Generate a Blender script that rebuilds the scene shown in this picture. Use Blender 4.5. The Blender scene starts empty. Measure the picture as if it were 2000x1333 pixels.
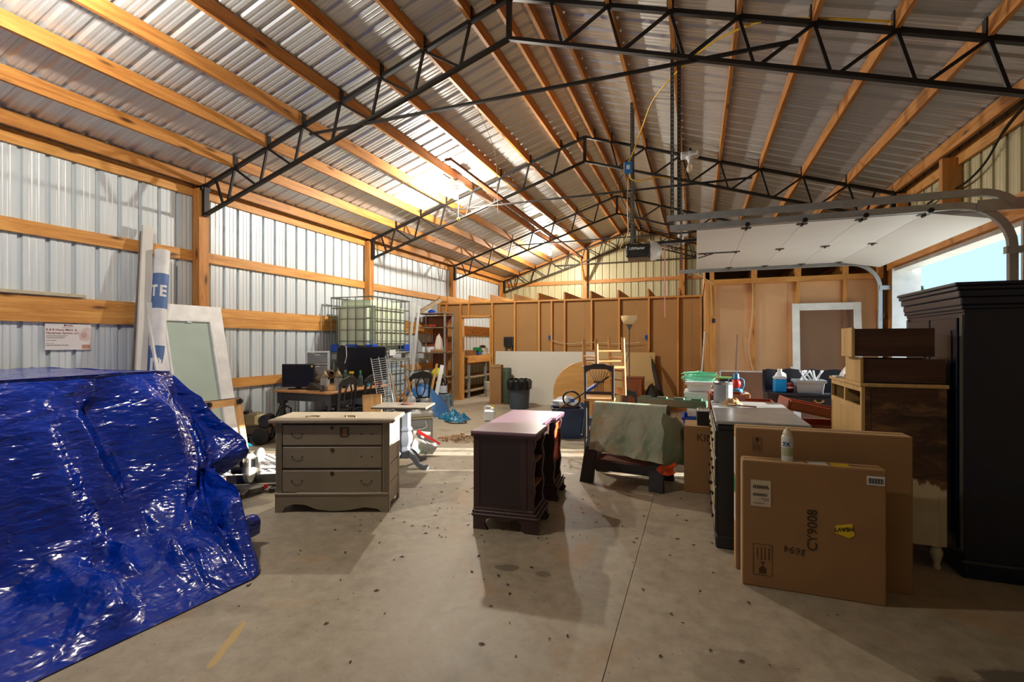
import bpy, bmesh, math, random
from mathutils import Vector, Matrix, noise

SC = bpy.context.scene
COL = SC.collection
rnd = random.Random(7)
PI = math.pi

# ------------------------------------------------------------------ camera, sky, sun, exposure
YAW = 0.3621
cam_d = bpy.data.cameras.new('camera'); cam = bpy.data.objects.new('camera', cam_d); COL.objects.link(cam)
cam.location = (0, 0, 1.5); cam.rotation_euler = (PI / 2, 0, YAW)
cam_d.sensor_fit = 'HORIZONTAL'; cam_d.sensor_width = 36.0; cam_d.lens = 951.32 * 36 / 2000
cam_d.shift_y = (669.24 - 666.5) / 2000; cam_d.clip_start = .05; cam_d.clip_end = 500
SC.camera = cam

world = bpy.data.worlds.new('sky'); SC.world = world; world.use_nodes = True
bgn = world.node_tree.nodes['Background']
bgn.inputs[0].default_value = (.45, .70, 1.0, 1); bgn.inputs[1].default_value = .8

sun_d = bpy.data.lights.new('sun', 'SUN'); sun_o = bpy.data.objects.new('sun', sun_d); COL.objects.link(sun_o)
sun_d.energy = 11.5; sun_d.angle = math.radians(.6); sun_d.color = (1, .95, .86)
SUN_EL = math.radians(13.5)
sd = Vector((-.946 * math.cos(SUN_EL), -.324 * math.cos(SUN_EL), -math.sin(SUN_EL)))
sun_o.rotation_euler = sd.to_track_quat('-Z', 'Y').to_euler(); sun_o.location = (20, 8, 10)

BULB_W = 330.0
SC.view_settings.view_transform = 'Standard'; SC.view_settings.look = 'None'
SC.view_settings.exposure = 0.92; SC.view_settings.gamma = 1.0
SC.view_settings.use_curve_mapping = False
try:
    SC.cycles.use_denoising = True; SC.cycles.use_adaptive_sampling = True; SC.cycles.adaptive_threshold = .02
    SC.cycles.max_bounces = 8; SC.cycles.diffuse_bounces = 4; SC.cycles.glossy_bounces = 4
    SC.cycles.transmission_bounces = 6; SC.cycles.transparent_max_bounces = 8
    SC.cycles.caustics_reflective = False; SC.cycles.caustics_refractive = False
    SC.cycles.sample_clamp_indirect = 4.0
except Exception: pass

# ------------------------------------------------------------------ mesh helpers
def rotm(rx=0, ry=0, rz=0):
    return Matrix.Rotation(rz, 3, 'Z') @ Matrix.Rotation(ry, 3, 'Y') @ Matrix.Rotation(rx, 3, 'X')

def frame(d):
    d = Vector(d).normalized()
    a = Vector((0, 0, 1)) if abs(d.z) < .9 else Vector((1, 0, 0))
    u = a.cross(d).normalized(); v = d.cross(u)
    return u, v, d

class MB:
    def __init__(s): s.v = []; s.f = []
    def add(s, vs, fs):
        b = len(s.v); s.v += [tuple(p) for p in vs]; s.f += [tuple(b + i for i in f) for f in fs]; return s
    def bx(s, x0, x1, y0, y1, z0, z1, R=None, o=(0, 0, 0)):
        vs = [Vector((x, y, z)) for z in (z0, z1) for y in (y0, y1) for x in (x0, x1)]
        if R is not None: vs = [R @ (p - Vector(o)) + Vector(o) for p in vs]
        return s.add(vs, [(0, 2, 3, 1), (4, 5, 7, 6), (0, 1, 5, 4), (2, 6, 7, 3), (0, 4, 6, 2), (1, 3, 7, 5)])
    def box(s, c, d, R=None):
        c = Vector(c); vs = []
        for k in (-.5, .5):
            for j in (-.5, .5):
                for i in (-.5, .5):
                    p = Vector((i * d[0], j * d[1], k * d[2])); vs.append(c + (R @ p if R is not None else p))
        return s.add(vs, [(0, 2, 3, 1), (4, 5, 7, 6), (0, 1, 5, 4), (2, 6, 7, 3), (0, 4, 6, 2), (1, 3, 7, 5)])
    def bar(s, a, b, w, h, up=(0, 0, 1)):          # rectangular bar a->b, w across, h along up
        a = Vector(a); b = Vector(b); d = (b - a).normalized(); up = Vector(up)
        u = d.cross(up)
        if u.length < 1e-4: u = d.cross(Vector((1, 0, 0)))
        u.normalize(); v = u.cross(d)
        vs = [p + u * i * w / 2 + v * j * h / 2 for p in (a, b) for i, j in ((-1, -1), (1, -1), (1, 1), (-1, 1))]
        return s.add(vs, [(3, 2, 1, 0), (4, 5, 6, 7), (0, 1, 5, 4), (1, 2, 6, 5), (2, 3, 7, 6), (3, 0, 4, 7)])
    def cyl(s, a, b, r0, r1=None, n=12, caps=True):
        r1 = r0 if r1 is None else r1; a = Vector(a); b = Vector(b); u, v, d = frame(b - a)
        vs = []
        for p, r in ((a, r0), (b, r1)):
            for i in range(n):
                t = 2 * PI * i / n; vs.append(p + (u * math.cos(t) + v * math.sin(t)) * r)
        fs = [(i, (i + 1) % n, n + (i + 1) % n, n + i) for i in range(n)]
        if caps: fs += [tuple(range(n - 1, -1, -1)), tuple(range(n, 2 * n))]
        return s.add(vs, fs)
    def lathe(s, prof, c=(0, 0, 0), n=16, d=(0, 0, 1), sx=1, sy=1):
        u, v, w = frame(d) if tuple(d) != (0, 0, 1) else (Vector((1, 0, 0)), Vector((0, 1, 0)), Vector((0, 0, 1)))
        c = Vector(c); vs = []; fs = []
        for r, z in prof:
            for i in range(n):
                t = 2 * PI * i / n; vs.append(c + u * math.cos(t) * r * sx + v * math.sin(t) * r * sy + w * z)
        for k in range(len(prof) - 1):
            for i in range(n):
                j = (i + 1) % n; fs.append((k * n + i, k * n + j, (k + 1) * n + j, (k + 1) * n + i))
        if prof[0][0] > 1e-4: fs.append(tuple(range(n - 1, -1, -1)))
        if prof[-1][0] > 1e-4: fs.append(tuple(range((len(prof) - 1) * n, len(prof) * n)))
        return s.add(vs, fs)
    def tube(s, path, r, n=8, closed=False):
        P = [Vector(p) for p in path]; m = len(P); vs = []; fs = []; u0 = None
        for k, p in enumerate(P):
            if closed: d = P[(k + 1) % m] - P[k - 1]
            else: d = P[min(k + 1, m - 1)] - P[max(k - 1, 0)]
            d.normalize()
            if u0 is None: u0 = frame(d)[0]
            u = u0 - d * u0.dot(d)
            if u.length < 1e-5: u = frame(d)[0]
            u.normalize(); u0 = u; v = d.cross(u)
            rr = r[k] if isinstance(r, (list, tuple)) else r
            for i in range(n):
                t = 2 * PI * i / n; vs.append(p + (u * math.cos(t) + v * math.sin(t)) * rr)
        for k in range(m if closed else m - 1):
            for i in range(n):
                j = (i + 1) % n; q = (k + 1) % m
                fs.append((k * n + i, k * n + j, q * n + j, q * n + i))
        if not closed: fs += [tuple(range(n - 1, -1, -1)), tuple(range((m - 1) * n, m * n))]
        return s.add(vs, fs)
    def prism(s, pts, fn, a, b):                   # polygon extruded: fn(p, q, t) -> xyz
        n = len(pts)
        vs = [fn(p, q, a) for p, q in pts] + [fn(p, q, b) for p, q in pts]
        fs = [tuple(range(n - 1, -1, -1)), tuple(range(n, 2 * n))] + [(i, (i + 1) % n, n + (i + 1) % n, n + i) for i in range(n)]
        return s.add(vs, fs)
    def grid(s, fn, nu, nv, cu=False):
        vs = [fn(i / nu, j / nv) for j in range(nv + 1) for i in range(nu + (0 if cu else 1))]
        w = nu if cu else nu + 1
        fs = []
        for j in range(nv):
            for i in range(nu):
                i2 = (i + 1) % w
                fs.append((j * w + i, j * w + i2, (j + 1) * w + i2, (j + 1) * w + i))
        return s.add(vs, fs)
    def mesh(s, name, mat, smooth=None, bevel=0, fix=True, seg=1):
        me = bpy.data.meshes.new(name); me.from_pydata(s.v, [], s.f); me.update()
        if bevel or fix:
            bm = bmesh.new(); bm.from_mesh(me)
            if fix: bmesh.ops.recalc_face_normals(bm, faces=bm.faces)
            if bevel: bmesh.ops.bevel(bm, geom=bm.edges[:], offset=bevel, segments=seg, affect='EDGES', clamp_overlap=True)
            bm.to_mesh(me); bm.free()
        if mat is not None: me.materials.append(mat)
        if smooth is not None:
            me.shade_smooth(); me.set_sharp_from_angle(angle=math.radians(smooth))
        return me
    def build(s, name, mat, parent=None, loc=(0, 0, 0), rot=(0, 0, 0), smooth=None, bevel=0, fix=True, label=None, seg=1):
        o = bpy.data.objects.new(name, s.mesh(name, mat, smooth, bevel, fix, seg)); COL.objects.link(o)
        o.location = loc; o.rotation_euler = rot
        if parent is not None: o.parent = parent
        if label: o['label'] = label
        return o

def tag(o, label, cat, group=None, kind=None):
    o['label'] = label; o['category'] = cat
    if group: o['group'] = group
    if kind: o['kind'] = kind
    return o
def thing(name, label, cat, loc=(0, 0, 0), rz=0, group=None, rot=None):
    o = bpy.data.objects.new(name, None); COL.objects.link(o); o.empty_display_size = .1
    o.location = loc; o.rotation_euler = rot if rot else (0, 0, rz)
    return tag(o, label, cat, group)
def setting(name, label=None):
    o = bpy.data.objects.new(name, None); COL.objects.link(o); o['kind'] = 'structure'
    if label: o['label'] = label
    return o
def inst(name, me, parent, loc=(0, 0, 0), rot=(0, 0, 0)):
    o = bpy.data.objects.new(name, me); COL.objects.link(o); o.location = loc; o.rotation_euler = rot
    if parent is not None: o.parent = parent
    return o
def copy_tree(o, parent=None, label=None, loc=None, rot=None):
    c = o.copy(); COL.objects.link(c); c.parent = parent
    if label: c['label'] = label
    if loc is not None: c.location = loc
    if rot is not None: c.rotation_euler = rot
    for ch in list(o.children): copy_tree(ch, c)
    return c
def text(body, size, mat, parent, loc, rot, name='lettering', align='LEFT', depth=.0006, xs=1.0, fn=None, bold=0):
    cu = bpy.data.curves.new(name, 'FONT'); cu.body = body; cu.size = size; cu.align_x = align; cu.extrude = depth
    cu.offset = bold; cu.resolution_u = 2
    t = bpy.data.objects.new(name, cu); COL.objects.link(t)
    bpy.context.view_layer.update()
    me = bpy.data.meshes.new_from_object(t.evaluated_get(bpy.context.evaluated_depsgraph_get()))
    bpy.data.objects.remove(t); bpy.data.curves.remove(cu)
    for v in me.vertices:
        v.co.x *= xs
        if fn: v.co = Vector(fn(v.co))
    me.materials.clear(); me.materials.append(mat)
    o = bpy.data.objects.new(name, me); COL.objects.link(o); o.location = loc; o.rotation_euler = rot
    if parent is not None: o.parent = parent
    return o

# ------------------------------------------------------------------ materials
def lin(c):
    return tuple(((x / 255) / 12.92 if x / 255 <= .04045 else ((x / 255 + .055) / 1.055) ** 2.4) for x in c)
MATS = {}
def base_mat(name, rough=.6, metal=0, spec=.5):
    m = bpy.data.materials.new(name); m.use_nodes = True
    nt = m.node_tree; b = nt.nodes['Principled BSDF']
    b.inputs['Roughness'].default_value = rough; b.inputs['Metallic'].default_value = metal
    b.inputs['Specular IOR Level'].default_value = spec
    return m, nt, b
def coords(nt, scale=(1, 1, 1), rand=True):
    tc = nt.nodes.new('ShaderNodeTexCoord'); mp = nt.nodes.new('ShaderNodeMapping')
    mp.inputs['Scale'].default_value = scale
    if rand:
        oi = nt.nodes.new('ShaderNodeObjectInfo'); mu = nt.nodes.new('ShaderNodeMath'); mu.operation = 'MULTIPLY'; mu.inputs[1].default_value = 37.0
        cb = nt.nodes.new('ShaderNodeCombineXYZ'); nt.links.new(oi.outputs['Random'], mu.inputs[0])
        for i in range(3): nt.links.new(mu.outputs[0], cb.inputs[i])
        ad = nt.nodes.new('ShaderNodeVectorMath'); ad.operation = 'ADD'
        nt.links.new(tc.outputs['Object'], ad.inputs[0]); nt.links.new(cb.outputs[0], ad.inputs[1])
        nt.links.new(ad.outputs[0], mp.inputs['Vector'])
    else: nt.links.new(tc.outputs['Object'], mp.inputs['Vector'])
    return mp.outputs[0]
def noise_n(nt, vec, scale, detail=4, rough=.55, dist=0):
    n = nt.nodes.new('ShaderNodeTexNoise'); n.inputs['Scale'].default_value = scale
    n.inputs['Detail'].default_value = detail; n.inputs['Roughness'].default_value = rough; n.inputs['Distortion'].default_value = dist
    nt.links.new(vec, n.inputs['Vector']); return n.outputs['Fac']
def ramp(nt, fac, stops, interp='LINEAR'):
    r = nt.nodes.new('ShaderNodeValToRGB'); cr = r.color_ramp; cr.interpolation = interp
    while len(cr.elements) < len(stops): cr.elements.new(.5)
    for e, (p, c) in zip(cr.elements, stops):
        e.position = p; e.color = (*c, 1) if len(c) == 3 else c
    nt.links.new(fac, r.inputs[0]); return r.outputs[0]
def mix(nt, fac, a, b, mode='MIX'):
    m = nt.nodes.new('ShaderNodeMix'); m.data_type = 'RGBA'; m.blend_type = mode
    for s, v in ((0, fac), (6, a), (7, b)):
        if hasattr(v, 'type') and hasattr(v, 'is_linked'): nt.links.new(v, m.inputs[s])
        else: m.inputs[s].default_value = v if s == 0 else (*v, 1)
    return m.outputs[2]
def bump(nt, b, h, strength=.3, dist=.01):
    n = nt.nodes.new('ShaderNodeBump'); n.inputs['Strength'].default_value = strength; n.inputs['Distance'].default_value = dist
    nt.links.new(h, n.inputs['Height']); nt.links.new(n.outputs[0], b.inputs['Normal'])
def plain(name, c, rough=.5, metal=0, var=.12, scale=6, spec=.5, bmp=0, bscale=40):
    """a plain painted, plastic, cloth or metal surface with faint mottling"""
    if name in MATS: return MATS[name]
    m, nt, b = base_mat(name, rough, metal, spec); c = lin(c)
    v = coords(nt); f = noise_n(nt, v, scale, 5)
    nt.links.new(ramp(nt, f, [(.3, tuple(x * (1 - var) for x in c)), (.7, tuple(min(1, x * (1 + var)) for x in c))]), b.inputs['Base Color'])
    if bmp: bump(nt, b, noise_n(nt, v, bscale, 4), bmp, .004)
    MATS[name] = m; return m
def wood(name, light, dark, axis='X', sc=1.0, rough=.55, knots=True, var=1.0, spec=.4):
    if name in MATS: return MATS[name]
    m, nt, b = base_mat(name, rough, 0, spec); l = lin(light); d = lin(dark)
    k = {'X': (.5, 7, 7), 'Y': (7, .5, 7), 'Z': (7, 7, .5)}[axis]
    v = coords(nt, tuple(x * sc for x in k)); f = noise_n(nt, v, 2.2, 6, .6, 1.2)
    c1 = ramp(nt, f, [(.32, d), (.5, tuple((p + q) / 2 for p, q in zip(l, d))), (.66, l)])
    fine = noise_n(nt, coords(nt, tuple(x * sc * 5 for x in k)), 6, 3)
    c2 = mix(nt, .25, c1, ramp(nt, fine, [(.3, d), (.7, l)]))
    if knots:
        kv = coords(nt, tuple(x * sc for x in {'X': (1.5, 6, 6), 'Y': (6, 1.5, 6), 'Z': (6, 6, 1.5)}[axis]))
        vo = nt.nodes.new('ShaderNodeTexVoronoi'); vo.inputs['Scale'].default_value = 1.0; nt.links.new(kv, vo.inputs['Vector'])
        kf = ramp(nt, vo.outputs['Distance'], [(.05, (1, 1, 1)), (.16, (0, 0, 0))])
        c2 = mix(nt, kf, c2, tuple(x * .25 for x in d))
    nt.links.new(c2, b.inputs['Base Color'])
    bump(nt, b, fine, .15, .002)
    MATS[name] = m; return m
def glass_mat(name, c=(220, 235, 230), rough=.05, alpha=.35):
    if name in MATS: return MATS[name]
    m, nt, b = base_mat(name, rough, 0); b.inputs['Base Color'].default_value = (*lin(c), 1)
    b.inputs['Alpha'].default_value = alpha; MATS[name] = m; return m

PINE = {a: wood('pine_' + a, (226, 170, 94), (178, 116, 54), a) for a in 'XYZ'}
PINE_D = {a: wood('pine_dark_' + a, (212, 150, 78), (156, 96, 42), a) for a in 'XYZ'}
OAKBR = {a: wood('brown_wood_' + a, (150, 84, 46), (104, 52, 26), a, rough=.45, knots=False) for a in 'XYZ'}
LIGHTW = {a: wood('light_wood_' + a, (214, 170, 112), (178, 126, 70), a, rough=.5, knots=False) for a in 'XYZ'}
PLY = wood('birch_ply', (205, 178, 128), (180, 148, 98), 'Z', .6, .6, False)
STEEL = plain('black_steel', (26, 22, 20), .5, .3)
GALV = plain('galvanised_steel', (168, 172, 174), .4, .55, .12, 12)
GALVD = plain('dull_galvanised_steel', (92, 94, 92), .5, .8, .2, 12)
CHROME = plain('bright_metal', (190, 192, 195), .25, .95)
WHITE = plain('white_paint', (226, 228, 228), .45)
WHITEP = plain('white_plastic', (222, 228, 232), .35)
CLEARP = glass_mat('milky_plastic', (225, 232, 236), .3, .75)
BLACK = plain('black_paint', (22, 23, 25), .4)
BLACKP = plain('black_plastic', (20, 20, 22), .35)
BLACKM = plain('black_rubber', (16, 16, 16), .7)
GREYP = plain('grey_plastic', (120, 132, 142), .45)
INK = plain('dark_ink', (30, 26, 24), .7)
BLUEP = plain('blue_plastic', (18, 74, 190), .35)
REDP = plain('red_plastic', (196, 40, 44), .4)
YELP = plain('yellow_plastic', (236, 200, 40), .4)
GRNP = plain('green_plastic', (30, 150, 84), .4)
ORANGE = plain('orange_plastic', (240, 84, 30), .5)
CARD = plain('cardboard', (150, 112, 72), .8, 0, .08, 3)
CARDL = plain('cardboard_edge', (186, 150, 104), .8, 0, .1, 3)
FIBRE = plain('brown_wallboard', (170, 128, 78), .8, 0, .05, 1.5)
FIBRE_DAY = plain('daylit_wallboard', (222, 178, 134), .8, 0, .06, 1.5)  # second wallboard is a paler copy of the brown one, daylight painted in
TARPB = None

def sheet_mat(name, c, metal, rough, streak):
    m, nt, b = base_mat(name, rough, metal); c = lin(c)
    f = noise_n(nt, coords(nt, streak), 3.0, 5)
    nt.links.new(ramp(nt, f, [(.3, tuple(x * .95 for x in c)), (.7, tuple(min(1, x * 1.03) for x in c))]), b.inputs['Base Color'])
    g = noise_n(nt, coords(nt, tuple(x * 2 for x in streak)), 5, 3)
    mr = nt.nodes.new('ShaderNodeMapRange'); mr.inputs[3].default_value = rough - .03; mr.inputs[4].default_value = rough + .05
    nt.links.new(g, mr.inputs[0]); nt.links.new(mr.outputs[0], b.inputs['Roughness'])
    return m
WALLSHEET = sheet_mat('white_coated_sheet', (208, 218, 224), .1, .42, (2, 2, .4))
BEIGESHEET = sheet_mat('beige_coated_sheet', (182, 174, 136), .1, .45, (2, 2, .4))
ROOFSHEET = sheet_mat('bare_galvalume_sheet', (208, 210, 211), .5, .36, (.4, 3, .4))
# ------------------------------------------------------------------ the building
XL, XR, XM = -6.237, 2.605, -1.816
HT, SL = 3.646, .3298
TY = [1.053, 4.711, 8.369, 12.027, 15.685]
Y0, Y1 = -2.75, 15.88
K = math.sqrt(1 + SL * SL)
def roof_z(x, off=.115): return HT + (min(x - XL, XR - x)) * SL + off * K

# concrete floor: three poured bays with sawn joints between
def floor_mat():
    m, nt, b = base_mat('stained_concrete', .5, 0, .4)
    v = coords(nt, (1, 1, 1), False)
    big = noise_n(nt, v, .55, 6, .6, .6)
    c = ramp(nt, big, [(.3, lin((134, 121, 98))), (.5, lin((166, 154, 132))), (.7, lin((184, 176, 158)))])
    fine = noise_n(nt, v, 9, 8, .7)
    c = mix(nt, .45, c, ramp(nt, fine, [(.3, lin((124, 114, 96))), (.7, lin((196, 188, 170)))]))
    rust = ramp(nt, noise_n(nt, v, .9, 5, .6, 1.0), [(.56, (0, 0, 0)), (.74, (.5, .5, .5))])
    c = mix(nt, rust, c, lin((186, 136, 74)))
    oil = ramp(nt, noise_n(nt, v, 1.7, 4, .5, .4), [(.60, (0, 0, 0)), (.74, (.5, .5, .5))])
    c = mix(nt, oil, c, lin((84, 74, 62)))
    speck = ramp(nt, noise_n(nt, v, 42, 2, .5), [(.69, (0, 0, 0)), (.74, (.6, .6, .6))])
    c = mix(nt, speck, c, lin((70, 60, 48)))
    # worn dark patches and a narrow tan streak, each with its own place on the slab
    def spot(cx, cy, rx, ry, col, c, amt, rot=0):
        tc = nt.nodes.new('ShaderNodeTexCoord'); mp = nt.nodes.new('ShaderNodeMapping'); mp.vector_type = 'TEXTURE'
        mp.inputs['Location'].default_value = (cx, cy, 0); mp.inputs['Rotation'].default_value = (0, 0, rot); mp.inputs['Scale'].default_value = (rx, ry, 1)
        nt.links.new(tc.outputs['Object'], mp.inputs[0])
        le = nt.nodes.new('ShaderNodeVectorMath'); le.operation = 'LENGTH'; nt.links.new(mp.outputs[0], le.inputs[0])
        ad = nt.nodes.new('ShaderNodeMath'); ad.operation = 'ADD'; nt.links.new(le.outputs['Value'], ad.inputs[0])
        mu = nt.nodes.new('ShaderNodeMath'); mu.operation = 'MULTIPLY'; mu.inputs[1].default_value = 1.0; nt.links.new(noise_n(nt, v, 5, 6, .65), mu.inputs[0])
        nt.links.new(mu.outputs[0], ad.inputs[1])
        return mix(nt, ramp(nt, ad.outputs[0], [(.9, (amt,) * 3), (1.4, (0, 0, 0))]), c, lin(col))
    c = spot(-1.17, 3.02, .20, .10, (92, 84, 72), c, .7, .36); c = spot(-.93, 3.02, .10, .09, (96, 88, 76), c, .6)
    c = spot(1.35, 2.75, .8, .28, (84, 76, 64), c, .75, .4); c = spot(.2, 2.45, .5, .35, (120, 106, 84), c, .35)
    c = spot(-2.5, 2.66, .30, .10, (184, 140, 86), c, .28, .3); c = spot(-2.2, 1.8, .42, .05, (206, 176, 112), c, .8, -1.1)
    nt.links.new(c, b.inputs['Base Color'])
    mr = nt.nodes.new('ShaderNodeMapRange'); mr.inputs[3].default_value = .36; mr.inputs[4].default_value = .66
    nt.links.new(fine, mr.inputs[0]); nt.links.new(mr.outputs[0], b.inputs['Roughness'])
    bump(nt, b, fine, .08, .004)
    return m
CONC = floor_mat()
flo = setting('floor', 'stained concrete slab floor with sawn joints')
for a, b_ in ((-6.46, -3.572), (-3.568, -.392), (-.388, 2.80)):
    MB().bx(a, b_, Y0 - .1, Y1 + .1, -.15, 0).build('slab', CONC, flo)
MB().bx(-6.5, 2.8, Y0 - .1, Y1 + .1, -.3, -.02).build('slab_base', plain('joint_dirt', (50, 44, 36), .9), flo)
gr = MB().bx(2.805, 90, -60, 110, -.35, -.06).build('ground', None)
gm, gnt, gb = base_mat('gravel_yard', .9)
gv = coords(gnt, (1, 1, 1), False)
gnt.links.new(mix(gnt, ramp(gnt, noise_n(gnt, gv, .12, 4), [(.4, (0, 0, 0)), (.6, (1, 1, 1))]), lin((226, 222, 214)), lin((196, 196, 168))), gb.inputs['Base Color'])
gr.data.materials.append(gm); gr['kind'] = 'structure'; gr['label'] = 'gravel yard outside the open garage door'

# ribbed sheets: flat pans with trapezoid major ribs every 228 mm and two shallow minor ribs between
def rib_profile(a0, a1, roof=False):
    pts = {round(a0, 4): 0.0, round(a1, 4): 0.0}
    k = int(math.floor(a0 / .2286)) - 1
    while k * .2286 < a1 + .3:
        r = k * .2286 + .1143
        for da, h in (((-.036, 0), (-.014, .022), (.014, .022), (.036, 0)) if roof else ((-.024, 0), (-.016, .034), (.016, .034), (.024, 0))) + ((.07, 0), (.078, .004), (.092, .004), (.10, 0), (.128, 0), (.136, .004), (.15, .004), (.158, 0)):
            if a0 + 1e-4 < r + da < a1 - 1e-4: pts[round(r + da, 4)] = h
        k += 1
    return sorted(pts.items())
def sheet(fn, a0, a1, roof=False):
    """fn(a, h, e) -> xyz, e = 0/1 for the two ends"""
    P = rib_profile(a0, a1, roof); vs = []; fs = []
    for a, h in P: vs += [fn(a, h, 0), fn(a, h, 1)]
    for i in range(len(P) - 1): fs.append((2 * i, 2 * i + 2, 2 * i + 3, 2 * i + 1))
    return MB().add(vs, fs)
PW = .9144
ceil_ = setting('ceiling', 'bare metal roof sheets on timber purlins')
nrm = (-SL / K, 1 / K)
def roofL(a, h, e):
    x = -6.62 if e == 0 else XM
    return (x + nrm[0] * h, a, HT + (x - XL) * SL + .118 * K + nrm[1] * h)
def roofR(a, h, e):
    x, y, z = roofL(a, h, e); return (2 * XM - x, y, z)
mL = sheet(roofL, 0, PW, True).mesh('roof_sheet', ROOFSHEET, fix=False); mR = sheet(roofR, 0, PW, True).mesh('roof_sheet', ROOFSHEET, fix=False)
k0 = int(math.floor(Y0 / PW)) - 1
for k in range(k0, int(Y1 / PW) + 2):
    inst('roof_sheet', mL, ceil_, (0, k * PW, 0)); inst('roof_sheet', mR, ceil_, (0, k * PW, 0))
MB().prism([(XM - .12, roof_z(XM - .12) + .03), (XM, roof_z(XM) + .03), (XM + .12, roof_z(XM + .12) + .03), (XM, roof_z(XM) + .04)], lambda p, q, t: (p, t, q), Y0, Y1).build('ridge_cap', ROOFSHEET, ceil_)
# purlins: one board per bay and line, let in between the truss clips
DS = [-.02] + [.5408 + .5725 * k for k in range(7)] + [4.27]
bays = [Y0] + TY + [Y1]
pm = {}
for D in DS:
    for s in (0, 1):
        x = XL + D if s == 0 else XR - D
        zc = HT + D * SL + .045
        for a, b_ in zip(bays[:-1], bays[1:]):
            L = round(b_ - a - .012, 3)
            if L not in pm: pm[L] = MB().bx(-.019, .019, 0, L, -.07, .07).mesh('purlin', PINE_D['Y'])
            inst('purlin', pm[L], ceil_, (x, a + .006, zc), (0, (-1 if s == 0 else 1) * math.atan(SL) * .0, 0))
# lateral brace lying on the bottom chords, and a lighter-coloured one on the right-hand slope
MB().bx(XL + 2.80, XL + 2.90, 6.3, 15.2, 4.145, 4.19).build('lateral_brace', wood('aged_brace', (158, 96, 62), (110, 62, 38), 'Y'), ceil_)
MB().bar((XL + 2.86, 14.9, 4.15), (-3.40, 15.62, 3.55), .038, .09).build('diagonal_brace', PINE_D['Y'], ceil_)

# --- steel trusses
HB, APB, TIE = 3.232, 4.649, 4.055
SB = (APB - HB) / (XM - XL)
tr = thing('steel_truss', 'x', 'truss', (0, 0, 0), 0, 'black steel roof trusses')
apx = HT + (XM - XL) * SL - .02
web_up = [(.201, .334)]
for s in (0, 1):
    X = (lambda D: XL + D) if s == 0 else (lambda D: XR - D)
    tz = lambda D: HT + D * SL - .03
    bz = lambda D: HB + D * SB
    MB().bar((X(-.06), 0, tz(-.06)), (X(4.421), 0, tz(4.421)), .05, .042).build('top_chord', STEEL, tr)
    MB().bar((X(0), 0, bz(0)), (X(4.421), 0, bz(4.421)), .05, .036).build('bottom_chord', STEEL, tr)
    MB().bx(X(0) - .028, X(0) + .028, -.035, .035, HB - .02, HT).build('heel_plate', STEEL, tr)
    MB().bx(X(-.09), X(.02), -.06, .06, HT - .09, HT - .02).build('heel_seat', STEEL, tr)
    MB().bar((X(.201), 0, tz(.201)), (X(.334), 0, bz(.334)), .026, .026).build('web', STEEL, tr)
    for k in range(7):
        D = .5408 + .5725 * k
        MB().bar((X(D), 0, tz(D)), (X(D - .12), 0, bz(D - .12)), .026, .026).build('web', STEEL, tr)
        e = .957 + .5855 * k
        if e < 4.421:
            MB().bar((X(D), 0, tz(D)), (X(min(e, 4.3) - .03), 0, bz(min(e, 4.3) - .03)), .026, .026).build('web', STEEL, tr)
        MB().bx(X(D) - .03, X(D) + .03, -.03, .03, tz(D) - .01, tz(D) + .15).build('purlin_clip', STEEL, tr)
    MB().bx(X(4.27) - .03, X(4.27) + .03, -.03, .03, tz(4.27) - .01, tz(4.27) + .15).build('purlin_clip', STEEL, tr)
MB().bx(XM - .025, XM + .025, -.025, .025, APB - .02, apx).build('king_post', STEEL, tr)
MB().bar((XL + 1.80, 0, TIE), (XR - 1.80, 0, TIE), .028, .028).build('tie_bar', STEEL, tr)
tr.location = (0, TY[1], 0); tr['label'] = 'large black steel truss nearest the camera, running off the top of the photo'
for y, l in ((TY[0], 'black steel truss overhead behind the camera'), (TY[2], 'second black steel truss, above the hanging garage door opener'),
             (TY[3], 'third black steel truss, over the far stud partition'), (TY[4], 'farthest black steel truss, just before the end wall')):
    copy_tree(tr, None, l, (0, y, 0))

# --- left long wall
wl = setting('wall_left', 'white ribbed metal long wall with timber girts and posts')
def panelX(x, sgn, a0, a1, z0, z1):
    return sheet(lambda a, h, e: (x + sgn * h, a, z1 if e else z0), a0, a1)
mw = panelX(-6.43, -1, 0, PW, 0, 3.73).mesh('wall_sheet', WALLSHEET, fix=False)
for k in range(k0, int(Y1 / PW) + 1): inst('wall_sheet', mw, wl, (0, k * PW, 0))
def post(par, x0, x1, y, z0=0, z1=HT - .06, w=.07):
    MB().bx(x0, x1, y - w, y + w, z0, z1).build('post', PINE_D['Z'], par)
for y in TY: post(wl, XL - .153, XL - .025, y)
post(wl, XL - .153, XL - .025, Y0 + .1)
for a, b_ in zip(bays[:-1], bays[1:]):
    for z0, z1 in ((3.495, 3.641), (2.61, 2.75), (1.855, 1.99), (1.715, 1.851), (.83, .97), (0.02, .2)):
        dz = rnd.uniform(-.004, .004)
        MB().bx(-6.428, -6.39, a + .004, b_ - .004, z0 + dz, z1 + dz).build('girt', PINE['Y'], wl)

# --- far gable wall
wf = setting('wall_far', 'ribbed metal end wall under the gable')
def gable(par, y, sgn, mat=WALLSHEET):
    a = -6.44
    while a < 2.8:
        b_ = min(a + PW, 2.8)
        P = rib_profile(a, b_); 
        sheet(lambda q, h, e: (q, y + sgn * h, (roof_z(q, .116) if e else 0)), a, b_).build('wall_sheet', mat, par, fix=False)
        a = b_
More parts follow.
